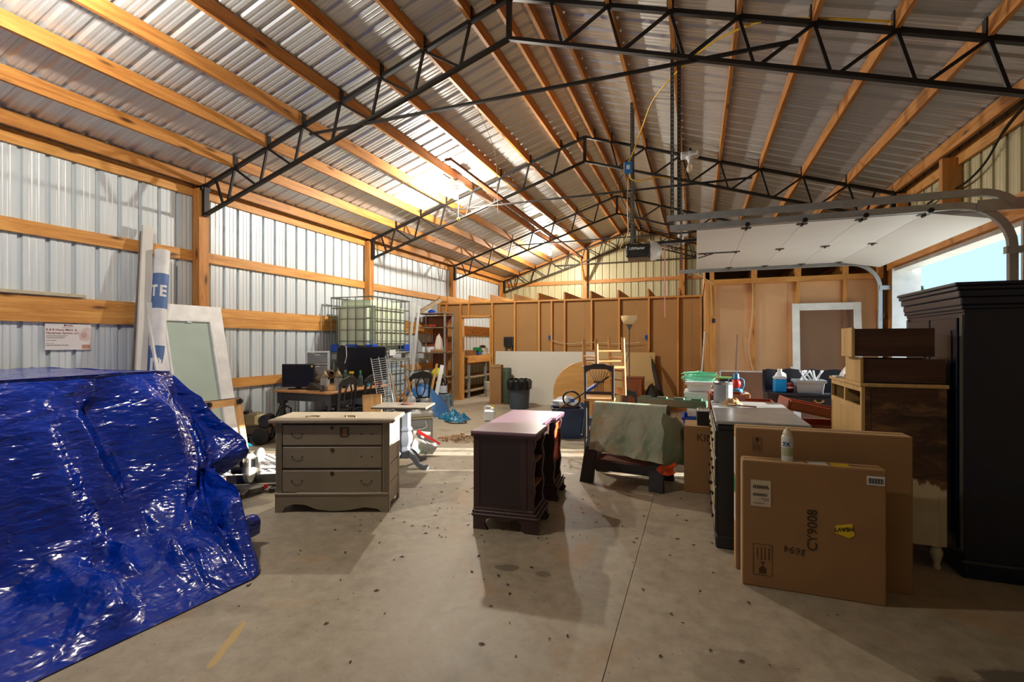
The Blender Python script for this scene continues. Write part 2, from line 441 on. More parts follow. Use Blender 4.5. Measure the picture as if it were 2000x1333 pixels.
# split panels at the ridge so the slope is followed
gable(wf, Y1, 1, BEIGESHEET)
for x in (-3.42, -.41): post(wf, x - .075, x + .075, Y1 - .12, 0, roof_z(x) - .16, .065)
post(wf, XL - .15, XL - .02, Y1 - .12); post(wf, XR + .02, XR + .15, Y1 - .12)
for z0, z1 in ((3.43, 3.55), (2.3, 2.44), (1.2, 1.34)):
    for a, b_ in ((XL, -3.50), (-3.34, -.49), (-.33, XR)):
        MB().bx(a, b_, Y1 - .045, Y1 - .005, z0, z1).build('girt', PINE_D['X'], wf)
for s in (0, 1):
    xa, xb = (XL, XM - .02) if s == 0 else (XR, XM + .02)
    MB().bar((xa, Y1 - .07, roof_z(xa) - .10), (xb, Y1 - .07, roof_z(xb) - .10), .04, .16).build('rafter', PINE_D['X'], wf)

# --- wall behind the camera
wn = setting('wall_near', 'metal end wall behind the camera')
gable(wn, Y0, -1)

# --- right long wall with the garage opening
OY0, OY1, OZ = 5.45, 8.29, 2.50
wr = setting('wall_right', 'ribbed metal long wall with the garage opening')
for k in range(k0, int(Y1 / PW) + 1):
    a, b_ = k * PW, (k + 1) * PW
    segs = []
    if b_ <= OY0 or a >= OY1: segs = [(a, b_, 0)]
    else:
        if a < OY0: segs.append((a, OY0, 0))
        segs.append((max(a, OY0), min(b_, OY1), OZ + .03))
        if b_ > OY1: segs.append((OY1, b_, 0))
    for p, q, z in segs: panelX(2.79, 1, p, q, z, 3.73).build('wall_sheet', BEIGESHEET, wr, fix=False)
for y in TY: post(wr, XR + .025, XR + .153, y)
post(wr, XR - .0, XR + .18, 6.93, 3.06, HT - .06, .04)
for a, b_ in zip(bays[:-1], bays[1:]):
    MB().bx(2.745, 2.783, a + .004, b_ - .004, 3.495, 3.641).build('girt', PINE['Y'], wr)
    for z0, z1 in ((2.70, 2.84), (1.72, 1.86), (.83, .97)):
        for p, q in ((a, min(b_, OY0)), (max(a, OY1), b_)):
            if q - p > .1: MB().bx(2.745, 2.783, p + .004, q - .004, z0, z1).build('girt', PINE['Y'], wr)
d1 = setting('door_1', 'garage opening in the long wall')
MB().bx(2.60, 2.64, OY0 - .35, OY1 + .30, 2.545, 2.79).build('header', PINE_D['Y'], d1)
MB().bx(2.60, 2.79, OY0, OY1, OZ, OZ + .045).build('head_trim', WHITE, d1)
MB().bx(2.57, 2.90, OY1, OY1 + .012, 0, OZ + .045).build('jamb_trim', WHITE, d1)
MB().bx(2.60, 2.79, OY0 - .03, OY0, 0, OZ + .045).build('jamb_trim', WHITE, d1)
MB().bx(2.575, 2.625, OY1 + .013, OY1 + .17, 0, 2.545).build('jamb_post', PINE_D['Z'], d1)

# --- far stud partition with the doorway
YA = 11.40
wa = setting('wall_partition_1', 'stud partition with brown wallboard and an open doorway')
DX0, DX1, DZ = -5.70, -4.93, 2.14
def board_panels(par, x0, x1, y, z0, z1, mat, w=1.2, t=.012):
    x = x0
    while x < x1 - .02:
        q = min(x + w, x1)
        MB().bx(x + .002, q - .002, y, y + t, z0, z1).build('wallboard', mat, par); x = q
board_panels(wa, -6.42, DX0 - .04, YA + .09, 0, 2.5, FIBRE); board_panels(wa, DX0 - .04, DX1 + .04, YA + .09, DZ + .05, 2.5, FIBRE)
board_panels(wa, DX1 + .04, .14, YA + .09, 0, 2.5, FIBRE)
for x in (-6.38, -6.173, DX0 - .06, -4.86, -4.25, -3.612, -3.295, -2.968, -2.318, -1.674, -1.011, -.386, .09):
    MB().bx(x - .02, x + .02, YA, YA + .089, .04, 2.5).build('stud', PINE['Z'], wa)
MB().bx(-5.524 - .02, -5.524 + .02, YA, YA + .089, DZ + .06, 2.5).build('cripple_stud', PINE['Z'], wa)
for x in (DX0 - .02, DX1 + .02): MB().bx(x - .02, x + .02, YA - .01, YA + .12, 0, DZ + .02).build('door_jamb', PINE['Z'], wa)
MB().bx(DX0 - .04, DX1 + .04, YA - .01, YA + .12, DZ, DZ + .06).build('door_header', PINE['X'], wa)
MB().bx(DX0, DX1, YA + .03, YA + .10, DZ - .015, DZ).build('head_strip', WHITE, wa)
MB().bx(-6.42, .14, YA, YA + .089, 2.5, 2.54).build('top_plate', PINE['X'], wa)
for p, q in ((-6.42, DX0 - .04), (DX1 + .04, .14)): MB().bx(p, q, YA, YA + .089, 0, .04).build('bottom_plate', PINE['X'], wa)
for i, x in enumerate((-6.35, -6.13, -5.50, -4.89, -4.27, -3.63, -2.97, -2.33, -1.69, -1.02, -.36)):
    MB().bx(x - .019, x + .019, YA - .01, 15.6, 2.545, 2.715).build('joist', (PINE if i < 6 else PINE_D)['Y'], wa)  # left joists in lighter pine: the far bulb's light painted in

# --- near right stud room
YB = 8.75
wb = setting('wall_partition_2', 'stud partition with daylight painted into its tan wallboard beside the garage opening')
board_panels(wb, .16, 2.60, YB + .09, 0, 2.46, FIBRE_DAY)
for x in (.872, 1.494, 2.123, 2.56): MB().bx(x - .021, x + .021, YB, YB + .089, .04, 2.46).build('stud', PINE['Z'], wb)
MB().bx(.14, .20, YB - .002, YB + .089, 0, 2.46).build('corner_stud', PINE['Z'], wb)
MB().bx(.202, .305, YB - .012, YB + .089, 0, 2.46).build('corner_stud', PINE['Z'], wb)
MB().bx(.14, 2.60, YB - .012, YB + .089, 2.46, 2.54).build('top_plate', PINE['X'], wb)
MB().bx(.14, 2.60, YB, YB + .089, 0, .04).build('bottom_plate', PINE['X'], wb)
MB().bx(.14, .15, YB + .09, YA, 0, 2.5).build('side_board', FIBRE, wb)
for x in (.24, .88, 1.50, 2.13, 2.57): MB().bx(x - .035, x + .035, YB - .005, YA, 2.54, 2.74).build('joist', PINE['Y'], wb)
MB().bx(.12, 2.60, YB + .08, YA, 2.74, 2.76).build('shade_board', plain('shade_board_ply', (110, 84, 54), .8), wb)  # added board that keeps the gap between the joists dark
MB().bx(.12, .14, YB - .01, YA, 2.5, 2.74).build('rim_joist', PINE['Y'], wb)
# electrical boxes on the studs
def wall_box(x, y, z, mat, par_label, w=.06, h=.1):
    t = thing('outlet_box', par_label, 'electrical box', (x, y, z), 0, 'electrical boxes on the studs')
    MB().bx(-w / 2, w / 2, -.012, .05, -h / 2, h / 2).build('box', mat, t, bevel=.004)
    MB().bx(-w / 2 + .012, w / 2 - .012, -.014, -.011, -h / 2 + .02, h / 2 - .02).build('opening', plain('outlet_dark', (20, 40, 90), .6), t)
BLUEBOX = plain('blue_box_plastic', (24, 100, 190), .5)
wall_box(-3.35, YA + .03, 1.62, BLUEBOX, 'blue outlet box on a far partition stud above the white sheet'); wall_box(-1.07, YA + .03, 1.62, BLUEBOX, 'blue outlet box on a far partition stud near the floor lamp')
wall_box(.262, YB - .02, 1.86, BLACKP, 'small dark switch box on the near corner stud', .045, .07)
wall_box(1.45, YB - .02, 2.02, WHITE, 'white outlet box beside the white leaning frame', .07, .1)
eb = thing('fuse_box', 'dark electrical box with two conduits on a far partition stud', 'electrical box', (-4.40, YA + .04, 1.52))
MB().bx(-.14, .13, -.06, .04, -.12, .12).build('box', plain('dark_box', (44, 36, 30), .6), eb, bevel=.01)
for x in (-.1, -.03, .06): MB().bx(x - .03, x + .02, -.075, -.06, -.09, .09).build('breaker', BLACKP, eb)
for x in (-.09, .06): MB().cyl((x, -.01, -.12), (x, -.01, -.3), .02).build('conduit', GALVD, eb)
# yellow-white cables stapled along the partitions
CABLE = plain('white_cable', (214, 200, 160), .5); YCABLE = plain('yellow_cable', (232, 186, 40), .5); BCABLE = plain('black_cable', (28, 26, 24), .5)
def cable(label, pts, mat, r=.006, name='cable', n=6, group='cables'):
    P = [Vector(p) for p in pts]; out = []
    for i in range(len(P) - 1):
        p0 = P[max(i - 1, 0)]; p1 = P[i]; p2 = P[i + 1]; p3 = P[min(i + 2, len(P) - 1)]
        for k in range(6):
            t = k / 6
            out.append(.5 * ((2 * p1) + (p2 - p0) * t + (2 * p0 - 5 * p1 + 4 * p2 - p3) * t * t + (3 * p1 - p0 - 3 * p2 + p3) * t ** 3))
    out.append(P[-1])
    return tag(MB().tube(out, r, n).build(name, mat, smooth=60), label, 'cable', group)
cable('black cable swooping along the metal above the garage opening', [(2.73, 8.1, 3.22), (2.73, 7.3, 3.26), (2.73, 6.75, 3.23), (2.73, 6.3, 3.32), (2.73, 5.9, 3.55), (2.73, 5.3, 3.66), (2.73, 4.6, 3.70)], BCABLE, .012)
cable('thin white cable running across the far partition studs', [(-3.3, YA - .01, 1.55), (-2.9, YA - .01, 1.47), (-2.3, YA - .01, 1.50), (-1.7, YA - .01, 1.47), (-1.2, YA - .01, 1.50)], CABLE, .007)
cable('thin white cable hanging down the near tan partition stud', [(.84, YB - .01, 2.46), (.85, YB - .02, 2.3), (.84, YB - .01, 1.9), (.79, YB - .02, 1.4), (.86, YB - .01, 1.0)], CABLE, .006)
cable('pale cable from the far track end to the corner stud', [(-.05, 8.4, 2.62), (.1, 8.5, 2.56), (.26, 8.72, 2.46)], CABLE, .006)

# --- trees beyond the yard
def tree(x, y, h, label):
    t = thing('conifer', label, 'tree', (x, y, -.06), 0, 'trees beyond the yard')
    MB().cyl((0, 0, 0), (0, 0, h * .3), .12, .08, 8).build('trunk', plain('bark', (80, 62, 46), .9), t)
    m = MB(); r = random.Random(int(x * 10))
    for i in range(700):
        z = r.random() ** .8; a = r.random() * 2 * PI; rr = (1 - z) * h * .24 * (.4 + .6 * r.random()) + .05
        p = Vector((math.cos(a) * rr, math.sin(a) * rr, h * (.14 + .86 * z))); s = .10 + .12 * r.random()
        u = Vector((r.uniform(-1, 1), r.uniform(-1, 1), r.uniform(-.6, .3))).normalized() * s; w = Vector((r.uniform(-1, 1), r.uniform(-1, 1), r.uniform(-.5, .5))).normalized() * s * .6
        m.add([p - u, p + w, p + u, p - w], [(0, 1, 2, 3)])
    m.build('foliage', plain('tree_green', (70, 104, 52), .8, 0, .3), t, fix=False)
tree(13.2, 40, 4.8, 'small green conifer seen beside the black armoire top'); tree(15.0, 43, 5.6, 'green conifer beyond the yard hidden mostly by the armoire')
# ------------------------------------------------------------------ bulb fixtures on the purlins
def emis(name, c, s):
    m, nt, b = base_mat(name, .4); b.inputs['Base Color'].default_value = (*c, 1)
    b.inputs['Emission Color'].default_value = (*c, 1); b.inputs['Emission Strength'].default_value = s; return m
GLOW = emis('lit_bulb_glass', (1, .80, .50), 40.0)
BULBOFF = glass_mat('unlit_bulb_glass', (230, 220, 200), .1, .55)
def bulb_fixture(x, y, z, on, label, chain=True, power=1.0):
    t = thing('ceiling_light', label, 'light fixture', (x, y, z), 0, 'bare bulb fixtures under the purlins')
    MB().bx(-.14, .14, -.10, .10, -.075, -.005).build('junction_box', WHITEP, t, bevel=.02)
    for i in range(5): MB().bx(-.12 + i * .055, -.10 + i * .055, -.106, -.10, -.065, -.015).build('vent_rib', WHITEP, t)
    MB().cyl((0, 0, 0), (0, 0, .06), .03).build('mount', GALVD, t)
    MB().lathe([(.055, -.07), (.055, -.10), (.035, -.11), (.03, -.16)], n=16).build('socket', WHITEP, t, smooth=50)
    MB().lathe([(.022, -.16), (.03, -.19), (.048, -.24), (.05, -.265), (.038, -.30), (.0001, -.318)], n=16).build('bulb', GLOW if on else BULBOFF, t, smooth=70)
    if chain:
        MB().tube([(.05, 0, -.09), (.052, 0, -.35), (.05, 0, -.62)], .003, 5).build('pull_cord', WHITEP, t)
        MB().lathe([(.012, 0), (.03, .004), (.03, .016), (.012, .02), (.012, 0)], (.05, 0, -.66), 12, (0, 1, 0)).build('pull_ring', YELP, t)
    MB().tube([(-.14, 0, -.03), (-.2, 0, .0), (-.24, 0, .1), (-.25, 0, .22)], .006, 6).build('feed_cable', BCABLE, t)
    if on:
        ld = bpy.data.lights.new('bulb_light', 'POINT'); lo = bpy.data.objects.new('bulb_light', ld); COL.objects.link(lo)
        ld.energy = BULB_W * power; ld.color = (1, .92, .80); ld.shadow_soft_size = .045; lo.location = (x, y, z - .38)
    return t
bulb_fixture(-3.98, 7.7, 4.34, True, 'lit bare bulb on a white box with a yellow pull ring', True, .72)
bulb_fixture(-3.98, 13.6, 4.34, True, 'far lit bare bulb above the stud partition', False, .55)
bulb_fixture(-3.98, 1.8, 4.34, True, 'unseen fill bulb added overhead out of the frame', False, .34)  # added bulb that lifts the foreground; no such lamp is seen
f3 = bulb_fixture(-.10, 8.1, 4.47, False, 'unlit clear bulb on a white box behind the perforated hangers', False)
bulb_fixture(-.35, 14.3, 4.50, False, 'unlit bulb on a white box above the far partition, beside the garage door', False)

# ------------------------------------------------------------------ garage door, rolled up on its tracks
GDOOR = plain('garage_door_panel', (226, 228, 234), .5, 0, .03, 2)
gd = thing('garage_door', 'white sectional garage door rolled up under its horizontal tracks', 'garage door', (0, 0, 2.66))
GY0, GY1 = 5.40, 8.28
xs = [0.0, .47, .963, 1.447, 1.925]
for a, b_ in zip(xs[:-1], xs[1:]):
    p = MB().bx(a + .002, b_ - .002, GY0, GY1, 0, .045).build('door_section', GDOOR, gd)
sec = [(1.928, 0), (2.42, -.095), (2.43, -.052), (1.928, .045)]
MB().prism(sec, lambda p, q, t: (p, t, q), GY0, GY1).build('door_section', GDOOR, gd)
for x in xs[1:]:
    for y in (GY0 + .05, 6.81, GY1 - .05):
        h = MB().bx(x - .045, x + .045, y - .03, y + .03, -.008, 0).build('hinge', GALVD, gd)
        MB().cyl((x, y - .028, -.014), (x, y + .028, -.014), .012, n=8).build('hinge_knuckle', GALVD, h)
    for y0, y1 in ((GY0 - .10, GY0 + .02), (GY1 - .02, GY1 + .10)):
        r = MB().cyl((x, y0, .0), (x, y1, .0), .006, n=6).build('roller_stem', CHROME, gd)
        MB().cyl((x, (y0 if y0 < 6 else y1) - .012, 0), (x, (y0 if y0 < 6 else y1) + .012, 0), .022, n=12).build('roller', BLACKP, r)
pb = MB(); pb.bx(.02, .47, 6.79, 6.83, -.012, -.002)
pb.build('bracket_bar', GALVD, gd)
for i in range(14): MB().cyl((.05 + i * .03, 6.81, -.013), (.05 + i * .03, 6.81, -.0125), .006, n=8).build('bracket_hole', WHITE, gd)
MB().bar((.12, 6.81, -.02), (-.38, 6.83, .14), .03, .012).build('door_arm', BLACK, gd)
MB().bar((.20, 6.81, -.012), (.02, 6.81, -.06), .025, .01).build('door_arm_brace', BLACK, gd)
# tracks
def ctrack(name, label, y, side, xa, z, curve, up=False):
    """C-section track: horizontal run, then a curve down to a vertical leg"""
    t = thing(name, label, 'track', (0, y, 0), 0, 'garage door tracks')
    path = [Vector((xa, 0, z)), Vector((curve[0] - .38, 0, z))]
    for k in range(1, 9):
        a = k / 8 * PI / 2; path.append(Vector((curve[0] - .38 + .38 * math.sin(a), 0, z - .38 + .38 * math.cos(a))))
    if not up: path.append(Vector((curve[0], 0, curve[1])))
    else: path = path[:6]
    prof = [(0, -.030), (0, .030), (.006, .030), (.006, -.022), (.045, -.022), (.045, -.030)] if side > 0 else [(0, -.030), (0, .030), (-.006, .030), (-.006, -.022), (-.045, -.022), (-.045, -.030)]
    vs = []; fs = []; n = len(prof)
    for k, p in enumerate(path):
        d = (path[min(k + 1, len(path) - 1)] - path[max(k - 1, 0)]).normalized(); nn = Vector((-d.z, 0, d.x))
        for q, h in prof: vs.append(p + Vector((0, q, 0)) + nn * h)
    for k in range(len(path) - 1):
        for i in range(n):
            j = (i + 1) % n; fs.append((k * n + i, k * n + j, (k + 1) * n + j, (k + 1) * n + i))
    fs += [tuple(range(n - 1, -1, -1)), tuple(range((len(path) - 1) * n, len(path) * n))]
    MB().add(vs, fs).build('rail', GALV, t, smooth=35)
    return t
n1 = ctrack('door_track', 'near lower galvanised track curving down beside the garage opening', 5.33, 1, -.26, 2.69, (2.50, 0.0))
n2 = ctrack('door_track', 'near upper galvanised track running above the garage door edge', 5.31, 1, -.29, 2.79, (2.62, 2.5), True)
f1 = ctrack('door_track', 'far galvanised track curving down in front of the tan partition', 8.37, -1, -.25, 2.645, (2.45, 0.0))
for t, y in ((f1, .0), (n1, .0)):
    for z in (2.28, 1.2, .3): MB().bx(2.44, 2.60, -.025 + y, .025 + y, z - .03, z + .03).build('wall_bracket', GALV, t)
MB().bx(2.25, 2.60, -.012, -.006, 2.62, 2.72).build('flag_plate', GALV, n1)
# perforated angle hangers
PERF = GALVD
def hanger(label, x, y, z0, z1, par=None):
    t = thing('angle_hanger', label, 'hanger', (x, y, z0), 0, 'perforated steel angle hangers')
    L = z1 - z0
    MB().bx(0, .035, 0, .003, 0, L).build('flange', PERF, t); MB().bx(0, .003, 0, .035, 0, L).build('flange', PERF, t)
    m = MB()
    for i in range(int(L / .045)): m.cyl((.018, -.001, .03 + i * .045), (.018, -.0004, .03 + i * .045), .007, n=6)
    h = m.build('holes', plain('hole_light', (176, 176, 170), .6), t); h['kind'] = 'stuff'
    return t
hanger('near perforated steel angle hanging to the garage door track end', -.255, 5.34, 2.72, 4.72)
hanger('second perforated angle alongside the near track hanger', -.19, 5.42, 2.80, 4.66)
hanger('perforated steel angle holding up the far track end', -.25, 8.38, 2.68, 4.55)
# opener
op = thing('garage_door_opener', 'black garage door opener motor with a white lens hanging from steel angles', 'door opener', (-.70, 6.84, 2.74))
MB().bx(-.20, .12, -.13, .13, -.085, .085).build('housing', BLACKP, op, bevel=.02)
MB().bx(-.18, .10, -.11, .11, -.125, -.085).build('base_plate', plain('taupe_metal', (120, 104, 92), .5), op, bevel=.01)
MB().lathe([(.12, 0), (.125, .02), (.11, .08), (.06, .13), (.0001, .15)], (.12, 0, 0), 16, (1, 0, 0), .9, 1.1).build('lens', plain('white_lens', (228, 230, 234), .3), op, smooth=60)
text('LiftMaster', .05, WHITE, op, (-.15, -.1315, .01), (PI / 2, 0, 0), bold=.0015)
MB().bx(.1, 2.95, -.02, .02, .09, .12).build('rail', BLACK, op)
MB().bx(.28, .48, -.03, .03, .055, .085).build('trolley', CHROME, op)
MB().tube([(.30, 0, .05), (.302, 0, -.3), (.30, .002, -.62), (.305, 0, -.9)], .008, 6).build('release_cord', plain('pink_cord', (226, 160, 156), .6), op)
for y in (-.09, .07):
    MB().bx(-.14, -.105, y, y + .003, .08, 2.02).build('hanging_angle', PERF, op); MB().bx(-.14, -.137, y, y + .035, .08, 2.02).build('hanging_angle', PERF, op)
m = MB()
for i in range(42):
    for y in (-.091,): m.cyl((-.122, y, .12 + i * .045), (-.122, y + .0005, .12 + i * .045), .007, n=6)
m.build('holes', MATS['hole_light'], op)['kind'] = 'stuff'
bb = thing('outlet_box', 'bright blue outlet box taped to the opener hanger with yellow cord', 'electrical box', (-.86, 6.72, 3.86))
MB().bx(-.05, .05, -.04, .04, -.075, .075).build('box', plain('bright_blue_box', (30, 120, 205), .4), bb, bevel=.006)
MB().bx(-.022, .022, -.043, -.04, -.028, .028).build('socket', WHITE, bb); MB().bx(-.06, -.05, -.04, .04, -.085, .075).build('side_plate', WHITE, bb)
cable('yellow extension cord drooping from the truss to the blue outlet box', [(1.5, 4.71, 4.05), (.9, 4.71, 4.22), (.45, 4.75, 4.30), (.0, 5.2, 4.38), (-.45, 6.0, 4.42), (-.66, 6.5, 4.28), (-.80, 6.7, 4.05), (-.86, 6.70, 3.94)], YCABLE, .009)
cable('yellow cord end looping below the blue outlet box', [(-.84, 6.70, 3.78), (-.82, 6.7, 3.7), (-.7, 6.7, 3.66), (-.5, 6.8, 3.72), (-.3, 7.0, 3.74)], YCABLE, .008)
cable('thin black cord looping left of the opener hanger', [(-.92, 6.75, 3.8), (-1.0, 6.8, 3.7), (-.97, 6.85, 3.5), (-.88, 6.85, 3.3), (-.78, 6.85, 3.05), (-.80, 6.84, 2.9)], BCABLE, .005)
cable('pale cord hanging down the opener bracket to a small knot', [(-.86, 6.74, 3.78), (-.88, 6.75, 3.4), (-.87, 6.75, 3.0), (-.93, 6.75, 2.86), (-.97, 6.75, 2.8), (-.95, 6.75, 2.74), (-1.0, 6.75, 2.78)], CABLE, .005)
cable('long white pull string hanging between the trusses', [(-2.834, 6.1, 4.76), (-2.66, 6.33, 4.2), (-2.63, 6.36, 3.6), (-2.62, 6.36, 3.27)], CABLE, .004)
cable('thin orange wire strung along the rafters to the far bulb', [(-3.6, 8.2, 4.25), (-3.5, 10.0, 4.05), (-3.4, 12.0, 4.15), (-2.9, 14.0, 4.3), (-2.2, 15.2, 4.75)], plain('orange_wire', (214, 130, 80), .6), .004)
# ------------------------------------------------------------------ blue tarp over a tall load by the left wall
def tarp_mat(name, c, rough=.2, crumple=1.0):
    m, nt, b = base_mat(name, rough, 0, .75); c = lin(c)
    v = coords(nt, (1, 1, 1), False)
    f = noise_n(nt, v, 3, 4)
    nt.links.new(ramp(nt, f, [(.3, tuple(x * .75 for x in c)), (.7, tuple(x * 1.15 for x in c))]), b.inputs['Base Color'])
    n1 = noise_n(nt, coords(nt, (1, 1, 2.2), False), 5, 2, .5, .8)
    n2 = noise_n(nt, coords(nt, (1, 1, 2.6), False), 12, 1.5, .5, .6)
    a = nt.nodes.new('ShaderNodeMath'); a.operation = 'MULTIPLY_ADD'; a.inputs[1].default_value = .45
    nt.links.new(n2, a.inputs[0]); nt.links.new(n1, a.inputs[2])
    bump(nt, b, a.outputs[0], .8 * crumple, .03)
    return m
TARP = tarp_mat('blue_poly_tarp', (0, 52, 172), .13)
ST = [  # stations along the edge: back of top, top edge, upper face, tip/mid, base, crumple, edge on floor
 [(-6.15, -.6, 1.24), (-4.30, -.6, 1.24), (-4.15, -.6, .90), (-4.02, -.6, .45), (-3.80, -.6, .06), (-3.25, -.6, .05), (-2.75, -.55, .006)],
 [(-6.15, .6, 1.24), (-4.27, .6, 1.25), (-4.14, .6, .90), (-3.98, .6, .45), (-3.74, .65, .07), (-3.2, .7, .07), (-2.73, .75, .006)],
 [(-6.15, 1.3, 1.25), (-4.24, 1.3, 1.25), (-4.10, 1.3, .9), (-3.94, 1.32, .45), (-3.70, 1.35, .08), (-3.16, 1.3, .09), (-2.72, 1.28, .006)],
 [(-6.15, 1.9, 1.25), (-4.23, 1.9, 1.255), (-4.02, 1.92, .9), (-3.80, 1.95, .48), (-3.60, 1.98, .12), (-3.10, 1.9, .12), (-2.66, 1.85, .006)],
 [(-6.15, 2.4, 1.25), (-4.22, 2.35, 1.26), (-3.98, 2.42, .92), (-3.76, 2.45, .5), (-3.50, 2.35, .20), (-3.02, 2.25, .17), (-2.63, 2.18, .008)],
 [(-6.15, 2.7, 1.25), (-4.24, 2.70, 1.26), (-4.02, 2.82, .95), (-3.80, 2.80, .58), (-3.48, 2.62, .28), (-3.02, 2.48, .20), (-2.64, 2.36, .01)],
 [(-6.15, 2.85, 1.25), (-4.30, 2.90, 1.25), (-4.12, 3.02, .95), (-3.93, 3.10, .62), (-3.72, 2.84, .32), (-3.28, 2.70, .22), (-2.86, 2.54, .01)],
 [(-6.15, 2.92, 1.25), (-4.42, 2.96, 1.245), (-4.22, 3.08, .88), (-3.82, 3.24, .49), (-3.97, 3.02, .28), (-3.60, 2.86, .14), (-3.24, 2.78, .008)],
 [(-6.15, 2.95, 1.25), (-4.75, 2.97, 1.24), (-4.55, 3.18, .85), (-4.30, 3.32, .45), (-4.30, 3.22, .2), (-4.10, 3.18, .08), (-3.95, 3.12, .006)],
 [(-6.16, 2.96, 1.25), (-5.4, 2.98, 1.24), (-5.35, 3.15, .85), (-5.3, 3.28, .45), (-5.25, 3.32, .1), (-5.2, 3.42, .04), (-5.2, 3.5, .006)],
 [(-6.17, 2.97, 1.25), (-6.12, 2.98, 1.24), (-6.12, 3.12, .85), (-6.12, 3.25, .45), (-6.12, 3.3, .1), (-6.12, 3.4, .04), (-6.12, 3.48, .006)],
]
def cr(P, t):
    n = len(P) - 1; x = min(max(t * n, 0), n - 1e-6); i = int(x); f = x - i
    p0, p1, p2, p3 = (Vector(P[max(min(k, n), 0)]) for k in (i - 1, i, i + 1, i + 2))
    return .5 * (2 * p1 + (p2 - p0) * f + (2 * p0 - 5 * p1 + 4 * p2 - p3) * f * f + (3 * p1 - p0 - 3 * p2 + p3) * f ** 3)
def hsh(i, j, k):
    x = math.sin(i * 127.1 + j * 311.7 + k * 74.7) * 43758.5453; return (x - math.floor(x)) * 2 - 1
def facet(x, y, k):
    """piecewise flat noise: sharp creases between flat triangles, as stiff sheet folds"""
    i, j = math.floor(x), math.floor(y); fx, fy = x - i, y - j
    a, b_, c_, d_ = hsh(i, j, k), hsh(i + 1, j, k), hsh(i, j + 1, k), hsh(i + 1, j + 1, k)
    if fx + fy < 1: return a + (b_ - a) * fx + (c_ - a) * fy
    return d_ + (c_ - d_) * (1 - fx) + (b_ - d_) * (1 - fy)
def tarp_pt(u, v):
    rows = [cr([s[k] for s in ST], u) for k in range(7)]
    rows = [rows[0], rows[0].lerp(rows[1], .55), rows[0].lerp(rows[1], .965), rows[1].lerp(rows[2], .06), rows[1].lerp(rows[2], .55)] + rows[2:]
    p = cr(rows, v)
    s = u * 10; face = max(0, min(1, (v - .32) * 6)); low = max(0, min(1, (v - .62) * 5)); edge = max(0, min(1, (1 - v) * 8))
    FO = [(0, 0), (1.2, .03), (2.0, -.03), (2.8, .03), (3.3, -.05), (3.9, -.08), (4.35, .08), (5.0, .03), (5.6, -.11), (6.15, -.08), (6.6, .08), (7.1, .01), (8, 0), (10.1, 0)]
    for (a0, h0), (a1, h1) in zip(FO[:-1], FO[1:]):
        if a0 <= s < a1: fold = h0 + (h1 - h0) * (s - a0) / (a1 - a0); break
    out = Vector((.8, .45, 0)).normalized() if s < 7 else Vector((.2, 1, 0)).normalized()
    w1 = .35 * noise.noise(Vector((s * .7, v * 3, 1.1))); w2 = .12 * noise.noise(Vector((s * .9, v * 3, 7.7)))
    med = noise.noise(Vector((s * 3.2 + v * 2, v * 2.6, 8.4))); fine = noise.noise(Vector((s * 9, v * 16, 1.7)))
    f1 = facet(s * 1.25 + w1, v * 4 + w2 * 4 + .5 * s, 1); f2 = facet(s * 2.9 - v * 2 + w1, v * 9 + w2 * 6, 2); f3 = facet(s * 7 + v * 3, v * 22, 3)
    k = 1 if s < 5 else max(.4, 1 - (s - 5) * .35)
    p += out * face * edge * (fold * (1 - .6 * low) + k * .07 * f1 + k * .045 * f2 + .016 * f3)
    p.z += low * edge * (.24 * max(0, facet(s * 2.0 + w1, v * 9 + .6 * s, 4)) + .12 * max(0, facet(s * 4.6 - v * 4, v * 20, 5)) + .015 * fine) * (1.0 if 2.2 < s < 8 else .35)
    if v < .26: p.z += .012 * noise.noise(Vector((s * 2, v * 20, 2))) - .015 * math.sin(min(1, v / .26) * PI)
    p.z = max(p.z, .004); p.x = max(p.x, -6.2); p.y = p.y
    return p
tarp = tag(MB().grid(tarp_pt, 260, 170).build('tarp', TARP, smooth=80, fix=False), 'blue poly tarp draped over a tall load and spilling onto the floor', 'tarp')
# rolled-over flap end lying at the corner
def roll_pt(u, v):
    a = u * 2 * PI * .93 - .6; r = .04 + .05 * v + .012 * math.sin(a * 3 + v * 5)
    c = Vector((-3.02, 2.34, .15)).lerp(Vector((-3.12, 2.70, .13)), v)
    return c + Vector((.96, .27, 0)) * math.cos(a) * r * 1.15 + Vector((0, 0, 1)) * math.sin(a) * r
MB().grid(roll_pt, 28, 14).build('rolled_flap', TARP, tarp, smooth=80, fix=False)

# ------------------------------------------------------------------ taupe three-drawer chest
TAUPE = plain('taupe_paint', (142, 130, 110), .5, 0, .1, 5, .4); TAUPED = plain('dark_scuff', (64, 52, 40), .7); TAUPEL = plain('pale_side_boards', (196, 188, 172), .5, 0, .1, 4)  # right side boards of the chest are set paler than its front
ch = thing('chest_of_drawers', 'taupe painted three drawer chest with scalloped base, centre left', 'chest', (-3.475, 3.285, 0), math.radians(21.5))
W, D, H = .994, .42, .80
MB().bx(-.05, W + .05, -.045, D + .03, H - .012, H + .022).build('top', TAUPE, ch, bevel=.008)
for x in (0, W - .055):
    MB().bx(x, x + .055, -.008, .06, .165, H - .012).build('stile', TAUPE, ch, bevel=.003)
    for k in range(3): MB().bx(x + .010 + k * .014, x + .016 + k * .014, -.011, -.008, .2, H - .05).build('flute', TAUPE, ch)
MB().bx(.0, .02, 0, D, .05, H - .012).build('side_panel', TAUPE, ch)
MB().bx(0, W, D - .015, D, .05, H - .012).build('back_panel', TAUPED, ch)
for z0, z1 in ((.06, .23), (.24, .40), (.41, .57), (.58, .78)):
    MB().bx(W - .02, W, .045, D - .045, z0, z1).build('side_board', TAUPEL, ch, bevel=.004)
